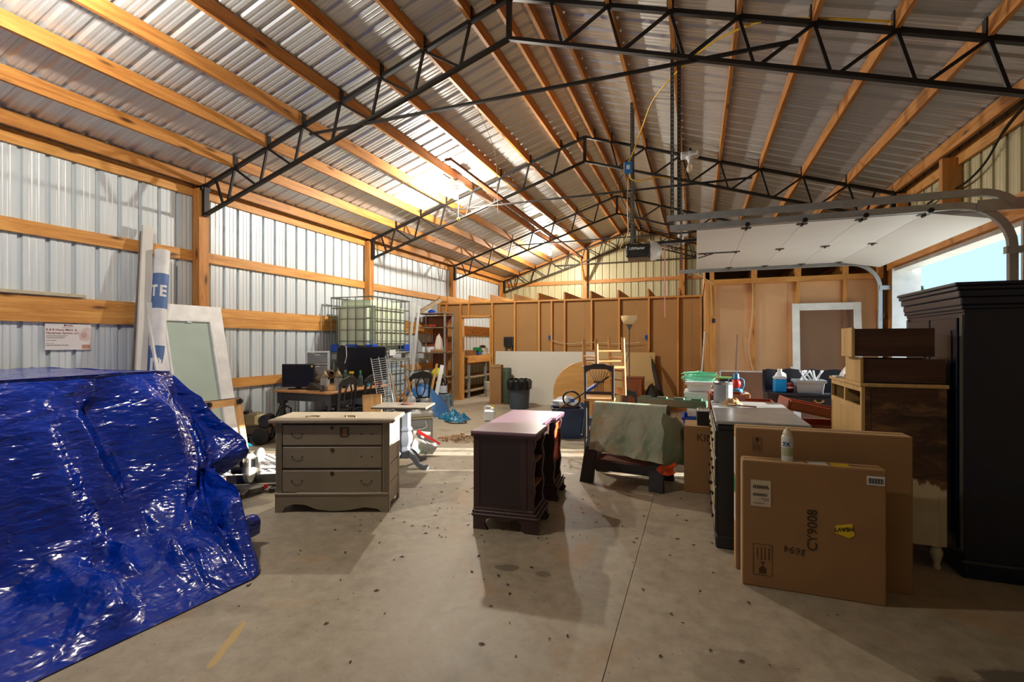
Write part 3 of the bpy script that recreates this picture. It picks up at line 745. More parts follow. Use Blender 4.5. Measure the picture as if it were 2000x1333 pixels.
MB().bx(W - .018, W + .004, .0, .045, .0, H - .012).build('corner_stile', TAUPEL, ch); MB().bx(W - .018, W + .004, D - .045, D, .0, H - .012).build('corner_stile', TAUPEL, ch)
for i, (z0, z1) in enumerate(((.585, .775), (.383, .578), (.172, .372))):
    dr = MB().bx(.06, W - .06, -.004 - (.006 if i == 2 else 0), D - .05, z0 + .005, z1 - .004).build('drawer', TAUPE, ch, bevel=.005)
    f = -.004 - (.006 if i == 2 else 0)
    for x in (.19, .80):
        for dx in (-.045, .045): MB().cyl((x + dx, f - .001, z0 + .105), (x + dx, f + .006, z0 + .105), .008, n=8).build('pull_hole', TAUPED, dr)
        if i == 2 or x < .5:
            a = MB().tube([(x - .045 + .09 * k / 8, f - .004, z0 + .095 - .022 * math.sin(PI * k / 8)) for k in range(9)], .0016, 5).build('pull_arc', TAUPED, dr)  # thin dark arc below the pull holes
    MB().lathe([(.0001, 0), (.018, .001), (.018, .004)], (.497, f, z1 - .03), 10, (0, -1, 0)).build('escutcheon', plain('worn_bronze', (84, 72, 52), .5, .6), dr)
    MB().cyl((.497, f - .006, z1 - .03), (.497, f, z1 - .03), .006, n=8).build('keyhole', TAUPED, dr)
    if i < 2: MB().bx(.055, W - .055, 0, .05, z0 - .010, z0 + .004).build('drawer_rail', TAUPED, ch)
    if i == 0:
        for q in (((.565, z0 + .08), (.585, z0 + .165)), ((.63, z0 + .085), (.645, z0 + .165)), ((.58, z0 + .155), (.64, z0 + .165)), ((.575, z0 + .075), (.635, z0 + .085))):
            MB().bx(q[0][0], q[1][0], f - .002, f, q[0][1], q[1][1]).build('scorch_mark', TAUPED, dr)
        MB().bx(.588, .628, f - .0015, f, z0 + .088, z0 + .15).build('bare_patch', plain('bare_wood_patch', (150, 104, 70), .7), dr)
apr = [(0, 0), (0, .165), (W, .165), (W, 0), (W - .06, 0), (W - .09, .03), (W - .2, .045), (W - .36, .02), (.5, .012), (.36, .03), (.26, .07), (.16, .075), (.09, .05), (.06, .0)]
MB().prism(apr, lambda p, q, t: (p, t, q), -.018, .02).build('scalloped_apron', TAUPE, ch)
MB().bx(-.004, W + .004, -.024, .0, .15, .172).build('base_moulding', TAUPE, ch, bevel=.006)
for x, y, r, l in ((.28, .12, .2, 'brass drawer pull lying at the left of the taupe chest top'), (.62, .12, -.3, 'brass drawer pull lying at the right of the taupe chest top')):
    c, s = math.cos(math.radians(21.5)), math.sin(math.radians(21.5))
    h = thing('drawer_pull', l, 'handle', (-3.475 + c * x - s * y, 3.285 + s * x + c * y, H + .022), math.radians(21.5) + r, 'loose drawer pulls')
    MB().tube([(-.05 + .1 * k / 8, .022 * math.sin(PI * k / 8), .007) for k in range(9)], .005, 6).build('bail', plain('old_brass', (96, 78, 48), .45, .7), h)
    for xx in (-.05, .05): MB().cyl((xx, 0, 0), (xx, 0, .012), .012, n=8).build('rosette', MATS['old_brass'], h)

# ------------------------------------------------------------------ mahogany kneehole desk, drawers out
MAH = plain('mahogany_paint', (62, 38, 38), .42, 0, .2, 4, .5); MAHT = plain('mahogany_glare_top', (126, 96, 116), .34, 0, .08, 3, .6); MAHI = plain('raw_drawer_opening', (122, 70, 52), .7)  # mauve of the desk top is sky glare put into the colour
MAHP = plain('mahogany_side_panel', (46, 32, 34), .5, 0, .15, 3, .5)
dk = thing('desk', 'mahogany kneehole desk with mauve glare painted on its top and its drawers taken out', 'desk', (-1.685, 3.575, 0), math.radians(5))
DW, DL, DH = .50, 1.22, .79
tp = [(-.02, -.03), (DW - .03, -.03), (DW + .03, -.03), (DW + .03, .40), (DW - .02, .42), (DW - .02, DL - .42), (DW + .03, DL - .40), (DW + .03, DL + .03), (-.02, DL + .03)]
MB().prism(tp, lambda p, q, t: (p, q, t), DH - .028, DH).build('top', MAHT, dk, bevel=.008)
MB().prism([(a * .985 + .003, b_ * .99 + .006) for a, b_ in tp], lambda p, q, t: (p, q, t), DH - .045, DH - .028).build('top_moulding', MAH, dk)
foot = [(0, 0), (.0, .15), (.12, .15), (.10, .12), (.085, .09), (.09, .05), (.105, .02), (.10, 0)]
def ogee(par, ox, oy, sx):
    pass
for y0, y1 in ((0, .38), (DL - .38, DL)):
    MB().bx(0, DW - .06, y0, y0 + .018, .15, DH - .045).build('end_panel', MAHP, dk); MB().bx(0, DW - .06, y1 - .018, y1, .15, DH - .045).build('end_panel', MAHP, dk)
    for yy in (y0 - .004, ):
        if y0 == 0:
            for a, b_, z0, z1 in ((0, .05, .15, DH - .045), (DW - .11, DW - .06, .15, DH - .045), (.05, DW - .11, .15, .19), (.05, DW - .11, DH - .085, DH - .045)):
                MB().bx(a, b_, yy, yy + .006, z0, z1).build('panel_frame', MAH, dk)
    MB().bx(0, .012, y0, y1, .15, DH - .045).build('back_panel', MAHP, dk)
    for yy in (y0, y1 - .05):
        MB().prism([(DW - .06, .15), (DW + .0, .17), (DW - .01, .22), (DW + .005, .32), (DW - .01, .42), (DW + .005, .55), (DW - .01, .63), (DW + .01, .70), (DW + .0, DH - .045), (DW - .06, DH - .045)], lambda p, q, t: (p, t, q), yy, yy + .05).build('shaped_stile', MAH, dk, bevel=.004)
    for z in (.15, .34, .53, .70):
        MB().bx(.02, DW - .01, y0 + .03, y1 - .03, z, z + .022).build('drawer_rail', MAHI, dk)
    MB().bx(.02, .03, y0 + .02, y1 - .02, .17, DH - .05).build('inner_back', MAHI, dk)
    for k, (e, z0, z1) in enumerate(((.0, .15, .175), (.022, .125, .152), (.040, .105, .127))):
        MB().bx(-.004 - e * .3, DW + e, y0 - .006 - e * .4, y1 + .006 + e * .4, z0, z1).build('base_moulding', MAH, dk, bevel=.006)
    fp = [(.0, 0), (.125, 0), (.10, .03), (.095, .06), (.11, .085), (.15, .10), (.20, .085), (.25, .075), (.30, .085), (.34, .10), (.385, .085), (.40, .06), (.395, .03), (.43, 0), (DW + .035, 0), (DW + .05, .03), (DW + .02, .06), (DW + .03, .105), (0, .105)]
    MB().prism(fp, lambda p, q, t: (p, t, q), y0 - .015, y0 + .015).build('bracket_foot', MAH, dk); MB().prism(fp, lambda p, q, t: (p, t, q), y1 - .015, y1 + .015).build('bracket_foot', MAH, dk)
    for yy, q in ((y0 - .01, 1), (y1 + .01, -1)):
        MB().prism([(0, 0), (.06, 0), (.05, .05), (.07, .09), (.085, .105), (0, .105)], lambda p, z, t: (t, yy + q * p, z), DW + .0, DW + .03).build('front_foot', MAH, dk)
MB().bx(DW - .06, DW - .04, .38, DL - .38, DH - .12, DH - .045).build('kneehole_rail', MAH, dk)
MB().prism([(.38, DH - .12), (.38, DH - .15), (.45, DH - .15), (.50, DH - .125), (.6, DH - .14), (.7, DH - .125), (.77, DH - .15), (.84, DH - .15), (.84, DH - .12)], lambda p, q, t: (t, p, q), DW - .06, DW - .045).build('scalloped_apron', MAH, dk)
MB().bx(.0, .015, .38, DL - .38, .25, DH - .045).build('modesty_panel', MAHP, dk)
MB().bx(DW - .04, DW - .02, DL - .33, DL - .05, .36, .52).build('inner_side', ORANGE, dk, label='orange stained drawer lining'); MB().bx(DW - .04, DW - .02, DL - .33, DL - .05, .56, .69).build('inner_side', ORANGE, dk, label='orange stained drawer lining')

# ------------------------------------------------------------------ black sawhorse with a green cloth, green sawhorse behind
SAWB = plain('black_sawhorse_plastic', (38, 34, 36), .5, 0, .2, 14, .5); SAWG = plain('green_sawhorse_plastic', (66, 112, 94), .5, 0, .15, 9)
def sawhorse(label, loc, rz, mat, L=.76, H=.80, tray=True):
    t = thing('sawhorse', label, 'sawhorse', loc, rz, 'plastic folding sawhorses')
    MB().bx(-L / 2, L / 2, -.045, .045, H - .09, H).build('top_beam', mat, t, bevel=.008)
    for k in range(4): MB().bx(-L / 2 + .03 + k * L * .25, -L / 2 + .14 + k * L * .25, -.03, .03, H, H + .022).build('top_rib', mat, t)
    for sx in (-1, 1):
        for sy in (-1, 1):
            vs = []
            for z, w, x, y in ((0, .075, L / 2 + .02, .25), (.35, .065, L / 2 - .0, .17), (H - .06, .05, L / 2 - .06, .035)):
                for a, b_ in ((-1, -.5), (1, -.5), (1, .5), (-1, .5)): vs.append((sx * x + a * w, sy * y + b_ * .05, z))
            MB().add(vs, [(3, 2, 1, 0), (8, 9, 10, 11)] + [(k * 4 + i, k * 4 + (i + 1) % 4, k * 4 + 4 + (i + 1) % 4, k * 4 + 4 + i) for k in (0, 1) for i in range(4)]).build('leg', mat, t, bevel=.006)
        MB().bx(sx * (L / 2 - .0) - .02, sx * (L / 2) + .02, -.15, .15, .30, .36).build('end_brace', mat, t)
    for sy in (-1, 1): MB().bx(-L / 2, L / 2, sy * .215 - .015, sy * .215 + .015, .14, .24).build('side_rail', mat, t, bevel=.005)
    if tray: MB().bx(-L / 2 + .03, L / 2 - .03, -.20, .20, .235, .25).build('tray', plain('rusty_tray', (112, 66, 56), .6, 0, .3, 8), t)
    return t
sawhorse('black plastic sawhorse under the green cloth', (-.70, 5.37, 0), math.radians(-9), SAWB, .70, .82)
sawhorse('green plastic sawhorse behind the cloth-covered one', (-.27, 5.97, 0), math.radians(-12), SAWG, .78, .84, False)
def cloth_pt(W_, zt, drop_f, drop_b, seed, amp=.02, off=0):
    def fn(u, v):
        x = (u - .5) * W_; L = drop_f + drop_b + .10; s = v * L
        f1 = noise.noise(Vector((u * 5, seed, v * 1.2))); f2 = 2.2 * facet(u * 13 + v * 3, v * 11 + seed, 6) + 1.2 * facet(u * 26, v * 24, 7)
        if s < drop_b: y = .07 + .16 * (1 - s / drop_b) ; z = zt - (drop_b - s); k = 1 - s / drop_b
        elif s < drop_b + .10: y = .07 - (s - drop_b) / .10 * .14; z = zt + .006 * math.sin((s - drop_b) / .1 * PI); k = 0
        else: q = s - drop_b - .10; k = q / drop_f; y = -.07 - .29 * q; z = zt - q
        y += (-1 if s > drop_b else 1) * k * (amp * 2.2 * f1 + amp * .22 * f2) ; z += off * (u - .5) * 2 * k
        return Vector((x + .02 * k * f1, y, z))
    return fn
def cloth_mat():
    m, nt, b = base_mat('stained_sage_cloth', .9, 0, .2); v = coords(nt, (1, 1, 1), False)
    c = ramp(nt, noise_n(nt, v, 3, 5), [(.3, lin((140, 160, 140))), (.7, lin((184, 188, 168)))])
    c = mix(nt, ramp(nt, noise_n(nt, v, 5, 6, .65), [(.52, (0, 0, 0)), (.68, (.7, .7, .7))]), c, lin((176, 142, 104)))
    nt.links.new(c, b.inputs['Base Color']); bump(nt, b, noise_n(nt, v, 26, 4, .6, 1.0), .9, .012); return m
GREENC = cloth_mat()
tc = thing('cloth', 'sage green drop cloth with tan stains draped over a black sawhorse', 'cloth', (-.66, 5.32, 0), math.radians(-9))
MB().grid(cloth_pt(.78, .845, .52, .30, 1.0, .03, -.03), 70, 70).build('fabric', GREENC, tc, smooth=80, fix=False)
def flap(u, v):
    x = .385 + .12 * math.sin(v * PI) * u + .08 * u; a = noise.noise(Vector((u * 4, v * 4, 2)))
    return Vector((x + .03 * a, -.20 + .30 * u - .03 * v, .80 - .58 * v - .10 * u * (1 - v) + .03 * a))
MB().grid(flap, 14, 20).build('hanging_corner', GREENC, tc, smooth=80, fix=False)
oc = thing('cloth', 'orange cloth showing under the green cloth on the sawhorse', 'cloth', (-.69, 5.375, 0), math.radians(-9))
MB().grid(cloth_pt(.76, .832, .12, .46, 5.0, .004, .0), 40, 40).build('fabric', ORANGE, oc, smooth=80, fix=False)
def flap2(u, v):
    return Vector((.38 + .14 * u + .02 * math.sin(v * 7), -.26 + .08 * u, .30 - .10 * v - .03 * math.sin(u * PI)))
MB().grid(flap2, 10, 8).build('hanging_corner', ORANGE, oc, smooth=80, fix=False)

# ------------------------------------------------------------------ cardboard boxes
def carton(label, loc, dims, rz=0, group='cardboard cartons', tape=True):
    t = thing('cardboard_box', label, 'box', loc, rz, group)
    x, y, z = dims
    MB().bx(0, x, 0, y, 0, z).build('carton', CARD, t, bevel=.006)
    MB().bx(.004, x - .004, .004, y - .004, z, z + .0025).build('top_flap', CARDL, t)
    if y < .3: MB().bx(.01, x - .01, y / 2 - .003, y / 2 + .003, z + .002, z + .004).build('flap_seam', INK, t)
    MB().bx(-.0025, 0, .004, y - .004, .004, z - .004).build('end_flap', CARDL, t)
    return t
PRINT = plain('brown_print', (66, 46, 30), .8); LABEL = plain('paper_label', (196, 180, 156), .7); WLABEL = plain('white_label', (226, 224, 218), .6)
b1 = carton('small front flat carton printed CY9008, leaning with a spray can on top', (.268, 3.33, 0), (.738, .125, .77))
R90 = (PI / 2, 0, 0)
text('CY9008', .075, PRINT, b1, (.398, -.002, .262), (PI / 2, -PI / 2, 0), bold=.0008)
st = MB().prism([(.492, .10), (.575, .12), (.585, .055), (.56, .035), (.485, .06)], lambda p, q, t: (p, t, q + .33), -.0025, 0).build('heavy_sticker', YELP, b1)
text('HEAVY', .032, INK, st, (.578, -.0035, .43), (PI / 2, PI - .16, 0), depth=.0004, bold=.001)
lb = MB().bx(.045, .155, -.0025, 0, .495, .655).build('shipping_label', LABEL, b1)
for i, (z, w) in enumerate(((.625, .085), (.615, .09), (.575, .08), (.570, .08))):
    for k in range(9): MB().bx(.058 + k * w / 9, .058 + k * w / 9 + w / 16, -.0032, -.0025, z - .012, z).build('print', INK, lb)
for z, a, q in ((.545, .10, .145), (.535, .115, .145), (.515, .06, .12)): MB().bx(a, q, -.0032, -.0025, z - .003, z).build('print', INK, lb)
bl = MB().bx(.645, .73, -.0025, 0, .685, .735).build('barcode_label', WLABEL, b1)
for k in range(17): MB().bx(.651 + k * .0044, .651 + k * .0044 + (.0012 + .0016 * (k * 7 % 3)), -.0032, -.0025, .693, .724).build('bar', INK, bl)
def fragile(par, x, z, s, rot, y=-.002):
    """wine glass mark in a thin outlined box"""
    R = Matrix.Rotation(rot, 3, 'Y')
    def P(p, q, t): v = R @ Vector((p * s, 0, q * s)); return (x + v.x, t, z + v.z)
    m = MB()
    for a in (((-.5, -.9), (.5, -.9), (.5, -.885), (-.5, -.885)), ((-.5, .9), (.5, .9), (.5, .885), (-.5, .885)), ((-.5, -.9), (-.485, -.9), (-.485, .9), (-.5, .9)), ((.5, -.9), (.485, -.9), (.485, .9), (.5, .9))):
        m.prism(list(a), P, y, y + .0015)
    m.build('mark_outline', PRINT, par)
    MB().prism([(-.18, .8), (.18, .8), (.2, .55), (.12, .42), (.025, .38), (.025, .2), (.14, .16), (.14, .13), (-.14, .13), (-.14, .16), (-.025, .2), (-.025, .38), (-.12, .42), (-.2, .55)], P, y, y + .0015).build('glass_mark', PRINT, par)
    for k in range(4): MB().prism([(-.35 + .2 * k, -.7), (-.31 + .2 * k, -.7), (-.31 + .2 * k, .0), (-.35 + .2 * k, .0)], P, y, y + .0015).build('mark_text', PRINT, par)
fragile(b1, .11, .17, .105, PI)
text('3694', .06, PRINT, b1, (.345, -.002, .265), (PI / 2, PI + .12, 0), name='handwriting')
MB().bx(.25, .34, .02, .09, .7725, .774).build('tape_label', LABEL, b1); MB().bx(.36, .46, .02, .10, .7725, .774).build('tape_label', WLABEL, b1); MB().bx(.48, .57, .02, .09, .7725, .774).build('tape_label', YELP, b1)
b2 = carton('large flat carton standing behind the smaller CY9008 carton', (.245, 3.54, 0), (.955, .155, .935))
fragile(b2, .125, .835, .052, 0)
for z0, z1, mt in ((.62, .86, WLABEL), (.5, .6, GRNP), (.3, .48, WLABEL)): MB().bx(-.004, -.0025, .03, .12, z0, z1).build('side_label', mt, b2)
b3 = carton('cardboard box printed KIN behind the black dresser', (-.115, 5.185, 0), (.62, .42, .66))
text('KING', .10, PRINT, b3, (.115, -.002, .52), R90, xs=1.0, bold=.0008)
# spray can
sp = thing('spray_can', 'white and blue spray paint can standing on the front carton', 'spray can', (.521, 3.395, .7725))
MB().lathe([(.031, 0), (.033, .004), (.033, .145), (.029, .155), (.024, .16)], n=20).build('can', plain('can_white', (206, 208, 204), .35), sp, smooth=40)
MB().lathe([(.0334, .035), (.0334, .085)], n=20).build('photo_band', plain('can_green', (170, 176, 140), .4), sp)
MB().lathe([(.026, .158), (.026, .168), (.021, .182), (.012, .192), (.010, .2), (.0001, .2)], n=16).build('cap', plain('cream_cap', (206, 196, 168), .4), sp, smooth=40)
wrap = lambda r: (lambda c: (math.sin(c.x / r) * r, -math.cos(c.x / r) * r, c.y))
text('2X', .034, plain('can_blue', (20, 80, 170), .4), sp, (0, 0, .095), (0, 0, -.35), fn=lambda c: (math.sin((c.x - .02) / .0335) * .0338, -math.cos((c.x - .02) / .0335) * .0338, c.y), bold=.0015)

# ------------------------------------------------------------------ low black dresser, fronts facing left
DRB = plain('worn_black_paint', (30, 28, 27), .42, 0, .3, 7); DTOP = plain('scuffed_glare_top', (164, 168, 168), .3, 0, .22, 4, .6); CREAM = plain('cream_paint', (196, 182, 146), .55, 0, .1, 5)  # grey dresser top is lightened, its glare put into the colour
ds = thing('dresser', 'low black dresser with glare painted into its scuffed grey top behind the cartons', 'dresser', (.15, 3.86, 0))
MB().bx(-.02, .59, -.02, 1.32, .905, .93).build('top', DTOP, ds, bevel=.006)
MB().bx(0, .57, 0, .02, .08, .905).build('end_panel', DRB, ds); MB().bx(0, .57, 1.28, 1.30, .08, .905).build('end_panel', DRB, ds); MB().bx(.55, .57, .02, 1.28, .08, .905).build('back_panel', DRB, ds)
MB().bx(-.02, .57, -.015, 1.315, 0, .09).build('plinth', DRB, ds, bevel=.01); MB().bx(-.012, .57, -.012, 1.312, .86, .905).build('cornice', DRB, ds, bevel=.01)
for z0, z1 in ((.66, .85), (.44, .64), (.26, .43), (.10, .25)):
    for y0, y1 in ((.03, .63), (.66, 1.27)):
        d = MB().bx(-.022, .4, y0, y1, z0, z1).build('drawer', DRB, ds, bevel=.006)
        MB().bx(-.026, -.022, y0 + .03, y1 - .03, z0 + .03, z1 - .03).build('drawer_panel', CREAM, d)
        for yy in (y0 + .15, y1 - .15): MB().lathe([(.010, 0), (.010, .006), (.017, .010), (.017, .015), (.0001, .018)], (-.026, yy, (z0 + z1) / 2), 10, (-1, 0, 0)).build('knob', plain('bronze_knob', (50, 42, 34), .4, .6), d)
def paint_can(label, loc, r=.085, h=.19, mat=None, lid=True):
    t = thing('paint_can', label, 'can', loc, 0, 'metal paint cans')
    MB().lathe([(r * .97, 0), (r, .006), (r, h - .012), (r * 1.04, h - .008), (r * 1.04, h), (r * .96, h), (r * .92, h - .01), (.0001, h - .01)], n=24).build('can', mat or plain('can_tin', (168, 172, 176), .35, .8), t, smooth=40)
    MB().lathe([(r * 1.01, h * .10), (r * 1.015, h * .5), (r * 1.01, h * .88)], n=24).build('label', plain('grey_can_label', (150, 158, 168), .5), t)
    MB().tube([(r * math.cos(a) * 1.05, r * math.sin(a) * .3, h * .8 - .08 * math.sin(a)) for a in [PI * k / 10 for k in range(11)]], .003, 5).build('bail', CHROME, t)
    return t
paint_can('grey metal paint can on the far corner of the black dresser', (.235, 5.02, .93), .082, .195)
rg = thing('rag', 'crumpled tan rag on the black dresser top', 'rag', (.30, 4.86, .93))
def ragpt(u, v):
    a = u * 2 * PI; r = .085 * (1 - v) ** .5 * (1 + .35 * noise.noise(Vector((math.cos(a) * 1.5, math.sin(a) * 1.5, 2))))
    return Vector((r * math.cos(a), r * math.sin(a) * .7, .05 * v ** .7 * (1 + .6 * noise.noise(Vector((math.cos(a) * 2, math.sin(a) * 2, v * 3))))))
MB().grid(ragpt, 24, 8, True).build('fabric', plain('tan_rag', (170, 142, 104), .9, 0, .3, 20, .2, .4), rg, smooth=80, fix=False)
pbz = thing('paint_brush', 'wooden handled paint brush lying beside the rag', 'brush', (.345, 4.72, .935), -.4)
MB().bx(-.02, .02, -.012, .012, 0, .018).build('ferrule', CHROME, pbz); MB().bx(-.09, -.02, -.024, .024, .001, .015).build('bristles', plain('bristle', (150, 110, 70), .9), pbz)
MB().prism([(.02, -.012), (.08, -.008), (.13, -.012), (.15, 0), (.13, .012), (.08, .008), (.02, .012)], lambda p, q, t: (p, q, t), .004, .014).build('brush_handle', OAKBR['X'], pbz)

# ------------------------------------------------------------------ half-stripped cabinet with two drawers stacked on it
def strip_mat():
    m, nt, b = base_mat('half_stripped_panel', .55)
    tcn = nt.nodes.new('ShaderNodeTexCoord'); sp_ = nt.nodes.new('ShaderNodeSeparateXYZ'); nt.links.new(tcn.outputs['Object'], sp_.inputs[0])
    v = coords(nt, (1, 1, 1), False); n = noise_n(nt, coords(nt, (5, 5, 1.2), False), 4, 5, .6)
    a = nt.nodes.new('ShaderNodeMath'); a.operation = 'MULTIPLY_ADD'; a.inputs[1].default_value = .35; nt.links.new(n, a.inputs[0]); nt.links.new(sp_.outputs['Z'], a.inputs[2])
    x = nt.nodes.new('ShaderNodeMath'); x.operation = 'MULTIPLY_ADD'; x.inputs[1].default_value = .22; nt.links.new(sp_.outputs['X'], x.inputs[0]); nt.links.new(a.outputs[0], x.inputs[2])
    mask = ramp(nt, x.outputs[0], [(.80, (0, 0, 0)), (.83, (1, 1, 1))])
    brown = ramp(nt, noise_n(nt, coords(nt, (1, 1, 3), False), 3.2, 6, .65, .8), [(.34, lin((34, 20, 14))), (.5, lin((70, 44, 28))), (.68, lin((132, 92, 58)))])
    nt.links.new(mix(nt, mask, lin((196, 178, 142)), brown), b.inputs['Base Color'])
    return m
CABP = wood('cabinet_ply', (206, 172, 112), (180, 142, 84), 'Z', .7, .55, False); DKW = wood('dark_drawer_wood', (84, 52, 36), (48, 28, 20), 'X', .8, .45, False); CRC = plain('cabinet_cream', (206, 190, 154), .55, 0, .12, 6)
cb = thing('cabinet', 'half stripped cream and brown cabinet on turned legs beside the black armoire', 'cabinet', (1.06, 3.98, 0))
MB().bx(-.01, .48, -.01, .83, 1.195, 1.22).build('top', CABP, cb, bevel=.004)
STRIP = strip_mat(); MB().bx(.04, .43, .004, .02, .30, 1.195).build('side_panel', STRIP, cb)
for x0, x1 in ((.021, .05), (.425, .469)):
    MB().bx(x0, x1, -.001, .045, .16, 1.195).build('corner_post', STRIP, cb)
MB().bx(.045, .425, .0, .02, .16, .38).build('bottom_rail', CRC, cb); MB().bx(.045, .425, .002, .02, 1.10, 1.195).build('top_rail', DKW, cb)
MB().bx(.45, .47, .045, .82, .16, 1.195).build('back_panel', CABP, cb); MB().bx(.0, .47, .80, .82, .16, 1.195).build('far_side_panel', CABP, cb)
for y0, y1, z0, z1 in ((.0, .03, .16, 1.195), (.79, .82, .16, 1.195), (.03, .79, 1.16, 1.195), (.03, .79, 1.02, 1.06), (.395, .425, 1.06, 1.16), (.03, .79, .16, .2)):
    MB().bx(0, .02, y0, y1, z0, z1).build('face_frame', CABP, cb)
MB().bx(.004, .02, .03, .79, .2, 1.02).build('door', CABP, cb); MB().bx(.02, .45, .03, .79, 1.0, 1.015).build('shelf', DKW, cb); MB().bx(.30, .31, .03, .79, 1.01, 1.19).build('inner_back', DKW, cb)
legp = [(.026, .16), (.03, .15), (.022, .14), (.032, .12), (.034, .10), (.026, .07), (.018, .045), (.016, .03), (.022, .02), (.02, 0)]
for x, y in ((.04, .04), (.43, .04), (.04, .78), (.43, .78)): MB().lathe(legp[::-1], (x, y, 0), 14).build('leg', CRC, cb, smooth=50)
def drawer_box(label, loc, rz, W_, D_, H_, fm, sm, bottom=True, group='loose drawers', rot=None):
    """front panel at local -x end, long sides along x"""
    t = thing('drawer', label, 'drawer', loc, rz, group, rot)
    MB().bx(-.02, 0, -.01, D_ + .01, 0, H_).build('front', fm, t, bevel=.003)
    MB().bx(0, W_, 0, .014, .006, H_ - .008).build('side', sm, t); MB().bx(0, W_, D_ - .014, D_, .006, H_ - .008).build('side', sm, t)
    MB().bx(W_ - .014, W_, .014, D_ - .014, .006, H_ - .015).build('back', sm, t); MB().bx(0, W_ - .014, .014, D_ - .014, .012, .02).build('bottom', sm, t)
    return t
dA = drawer_box('loose drawer resting directly on the stripped cabinet', (1.075, 4.0, 1.221), 0, .455, .34, .175, CABP, DKW)
dB = drawer_box('topmost loose drawer of the stack on the stripped cabinet', (1.03, 4.02, 1.398), 0, .45, .24, .205, CABP, DKW)
pl = thing('dust_scoop', 'small white plastic scoop standing on the stripped cabinet', 'scoop', (1.09, 4.60, 1.221))
MB().grid(lambda u, v: Vector((.0 + .06 * u * u, .07 * (v - .5) * 2, .12 * u * (1 - .3 * (2 * v - 1) ** 2) + .001)), 8, 8).build('blade', WHITEP, pl, smooth=80, fix=False); MB().bx(-.05, .0, -.05, .06, 0, .01).build('lip', WHITEP, pl)

# ------------------------------------------------------------------ tall black armoire
ARM = plain('black_armoire_lacquer', (8, 18, 40), .3, 0, .15, 3, .5)
ar = thing('armoire', 'tall black armoire with a moulded cornice in front of the garage opening', 'armoire', (1.60, 3.93, 0))
MB().bx(0, .62, 0, .90, .10, 1.70).build('body', ARM, ar)
MB().bx(-.02, .64, -.02, .92, 0, .11).build('plinth', ARM, ar, bevel=.012)
for k, (e, z0, z1) in enumerate(((.006, 1.69, 1.715), (.018, 1.712, 1.74), (.022, 1.74, 1.79), (.034, 1.79, 1.835), (.046, 1.835, 1.862), (.055, 1.862, 1.885))):
    MB().bx(-e, .62 + e, -e * .4, .90 + e, z0, z1).build('cornice_moulding', ARM, ar, bevel=.006)
for y0 in (.06, .46):
    d = MB().bx(-.018, -.001, y0, y0 + .38, .16, 1.66).build('door', ARM, ar, bevel=.004)
    MB().bx(-.024, -.018, y0 + .06, y0 + .32, .24, .85).build('door_panel', ARM, d, bevel=.008); MB().bx(-.024, -.018, y0 + .06, y0 + .32, .95, 1.58).build('door_panel', ARM, d, bevel=.008)
for yy in (.012, .03): MB().bx(-.010, 0, yy, yy + .01, .16, 1.68).build('reeded_edge', plain('edge_wear', (96, 92, 84), .5), ar)
for yy in (.86, .88): MB().bx(-.010, 0, yy, yy + .01, .16, 1.68).build('reeded_edge', MATS['edge_wear'], ar)
# ------------------------------------------------------------------ things along the left wall
def board(label, a, b_, w, t, mat, up, name='plank', group='loose boards', cat='board'):
    return tag(MB().bar(a, b_, w, t, up).build(name, mat, bevel=.002), label, cat, group)
GREYTRIM = plain('grey_white_trim', (206, 206, 202), .5, 0, .06, 3)
board('tall grey trim board leaning on the left wall girts', (-6.02, 3.70, .0), (-6.335, 4.03, 2.93), .125, .03, GREYTRIM, (1, 0, .1))
board('darker board leaning behind the tall grey trim board', (-6.08, 3.65, .0), (-6.365, 3.985, 2.86), .05, .02, plain('dark_grey_board', (120, 112, 100), .7), (1, 0, .1))
board('pale trim strip resting along the top of the double girt', (-6.395, 1.6, 2.012), (-6.395, 3.40, 2.012), .06, .035, plain('weathered_strip', (188, 178, 152), .6), (0, 0, 1))
# housewrap roll with blue print
hr = thing('housewrap_roll', 'white rolled housewrap with blue printed bands leaning on the left wall', 'roll', (-6.03, 3.86, 0))
A = Vector((0, 0, 0)); Bv = Vector((-.235, .30, 2.65)); q = Bv.to_track_quat('Z', 'Y'); L = Bv.length
hr.rotation_euler = q.to_euler()
WRAP = plain('housewrap_white', (228, 230, 232), .6); WBLUE = plain('housewrap_blue', (84, 116, 168), .6)
rr = .082
MB().lathe([(rr - .02, .0), (rr, .0), (rr, L), (rr - .02, L), (rr - .02, L - .3)], n=28).build('roll', WRAP, hr, smooth=40)
MB().lathe([(rr - .02, L - .01), (rr - .035, L - .01), (rr - .035, L - .3)], n=20).build('core', CARD, hr, smooth=40)
face = q.inverted() @ Vector((.85, -.53, 0)); fa = math.atan2(face.y, face.x)
def on_roll(r): return lambda c: (math.cos(fa + c.x / r) * (r + c.z), math.sin(fa + c.x / r) * (r + c.z), c.y)
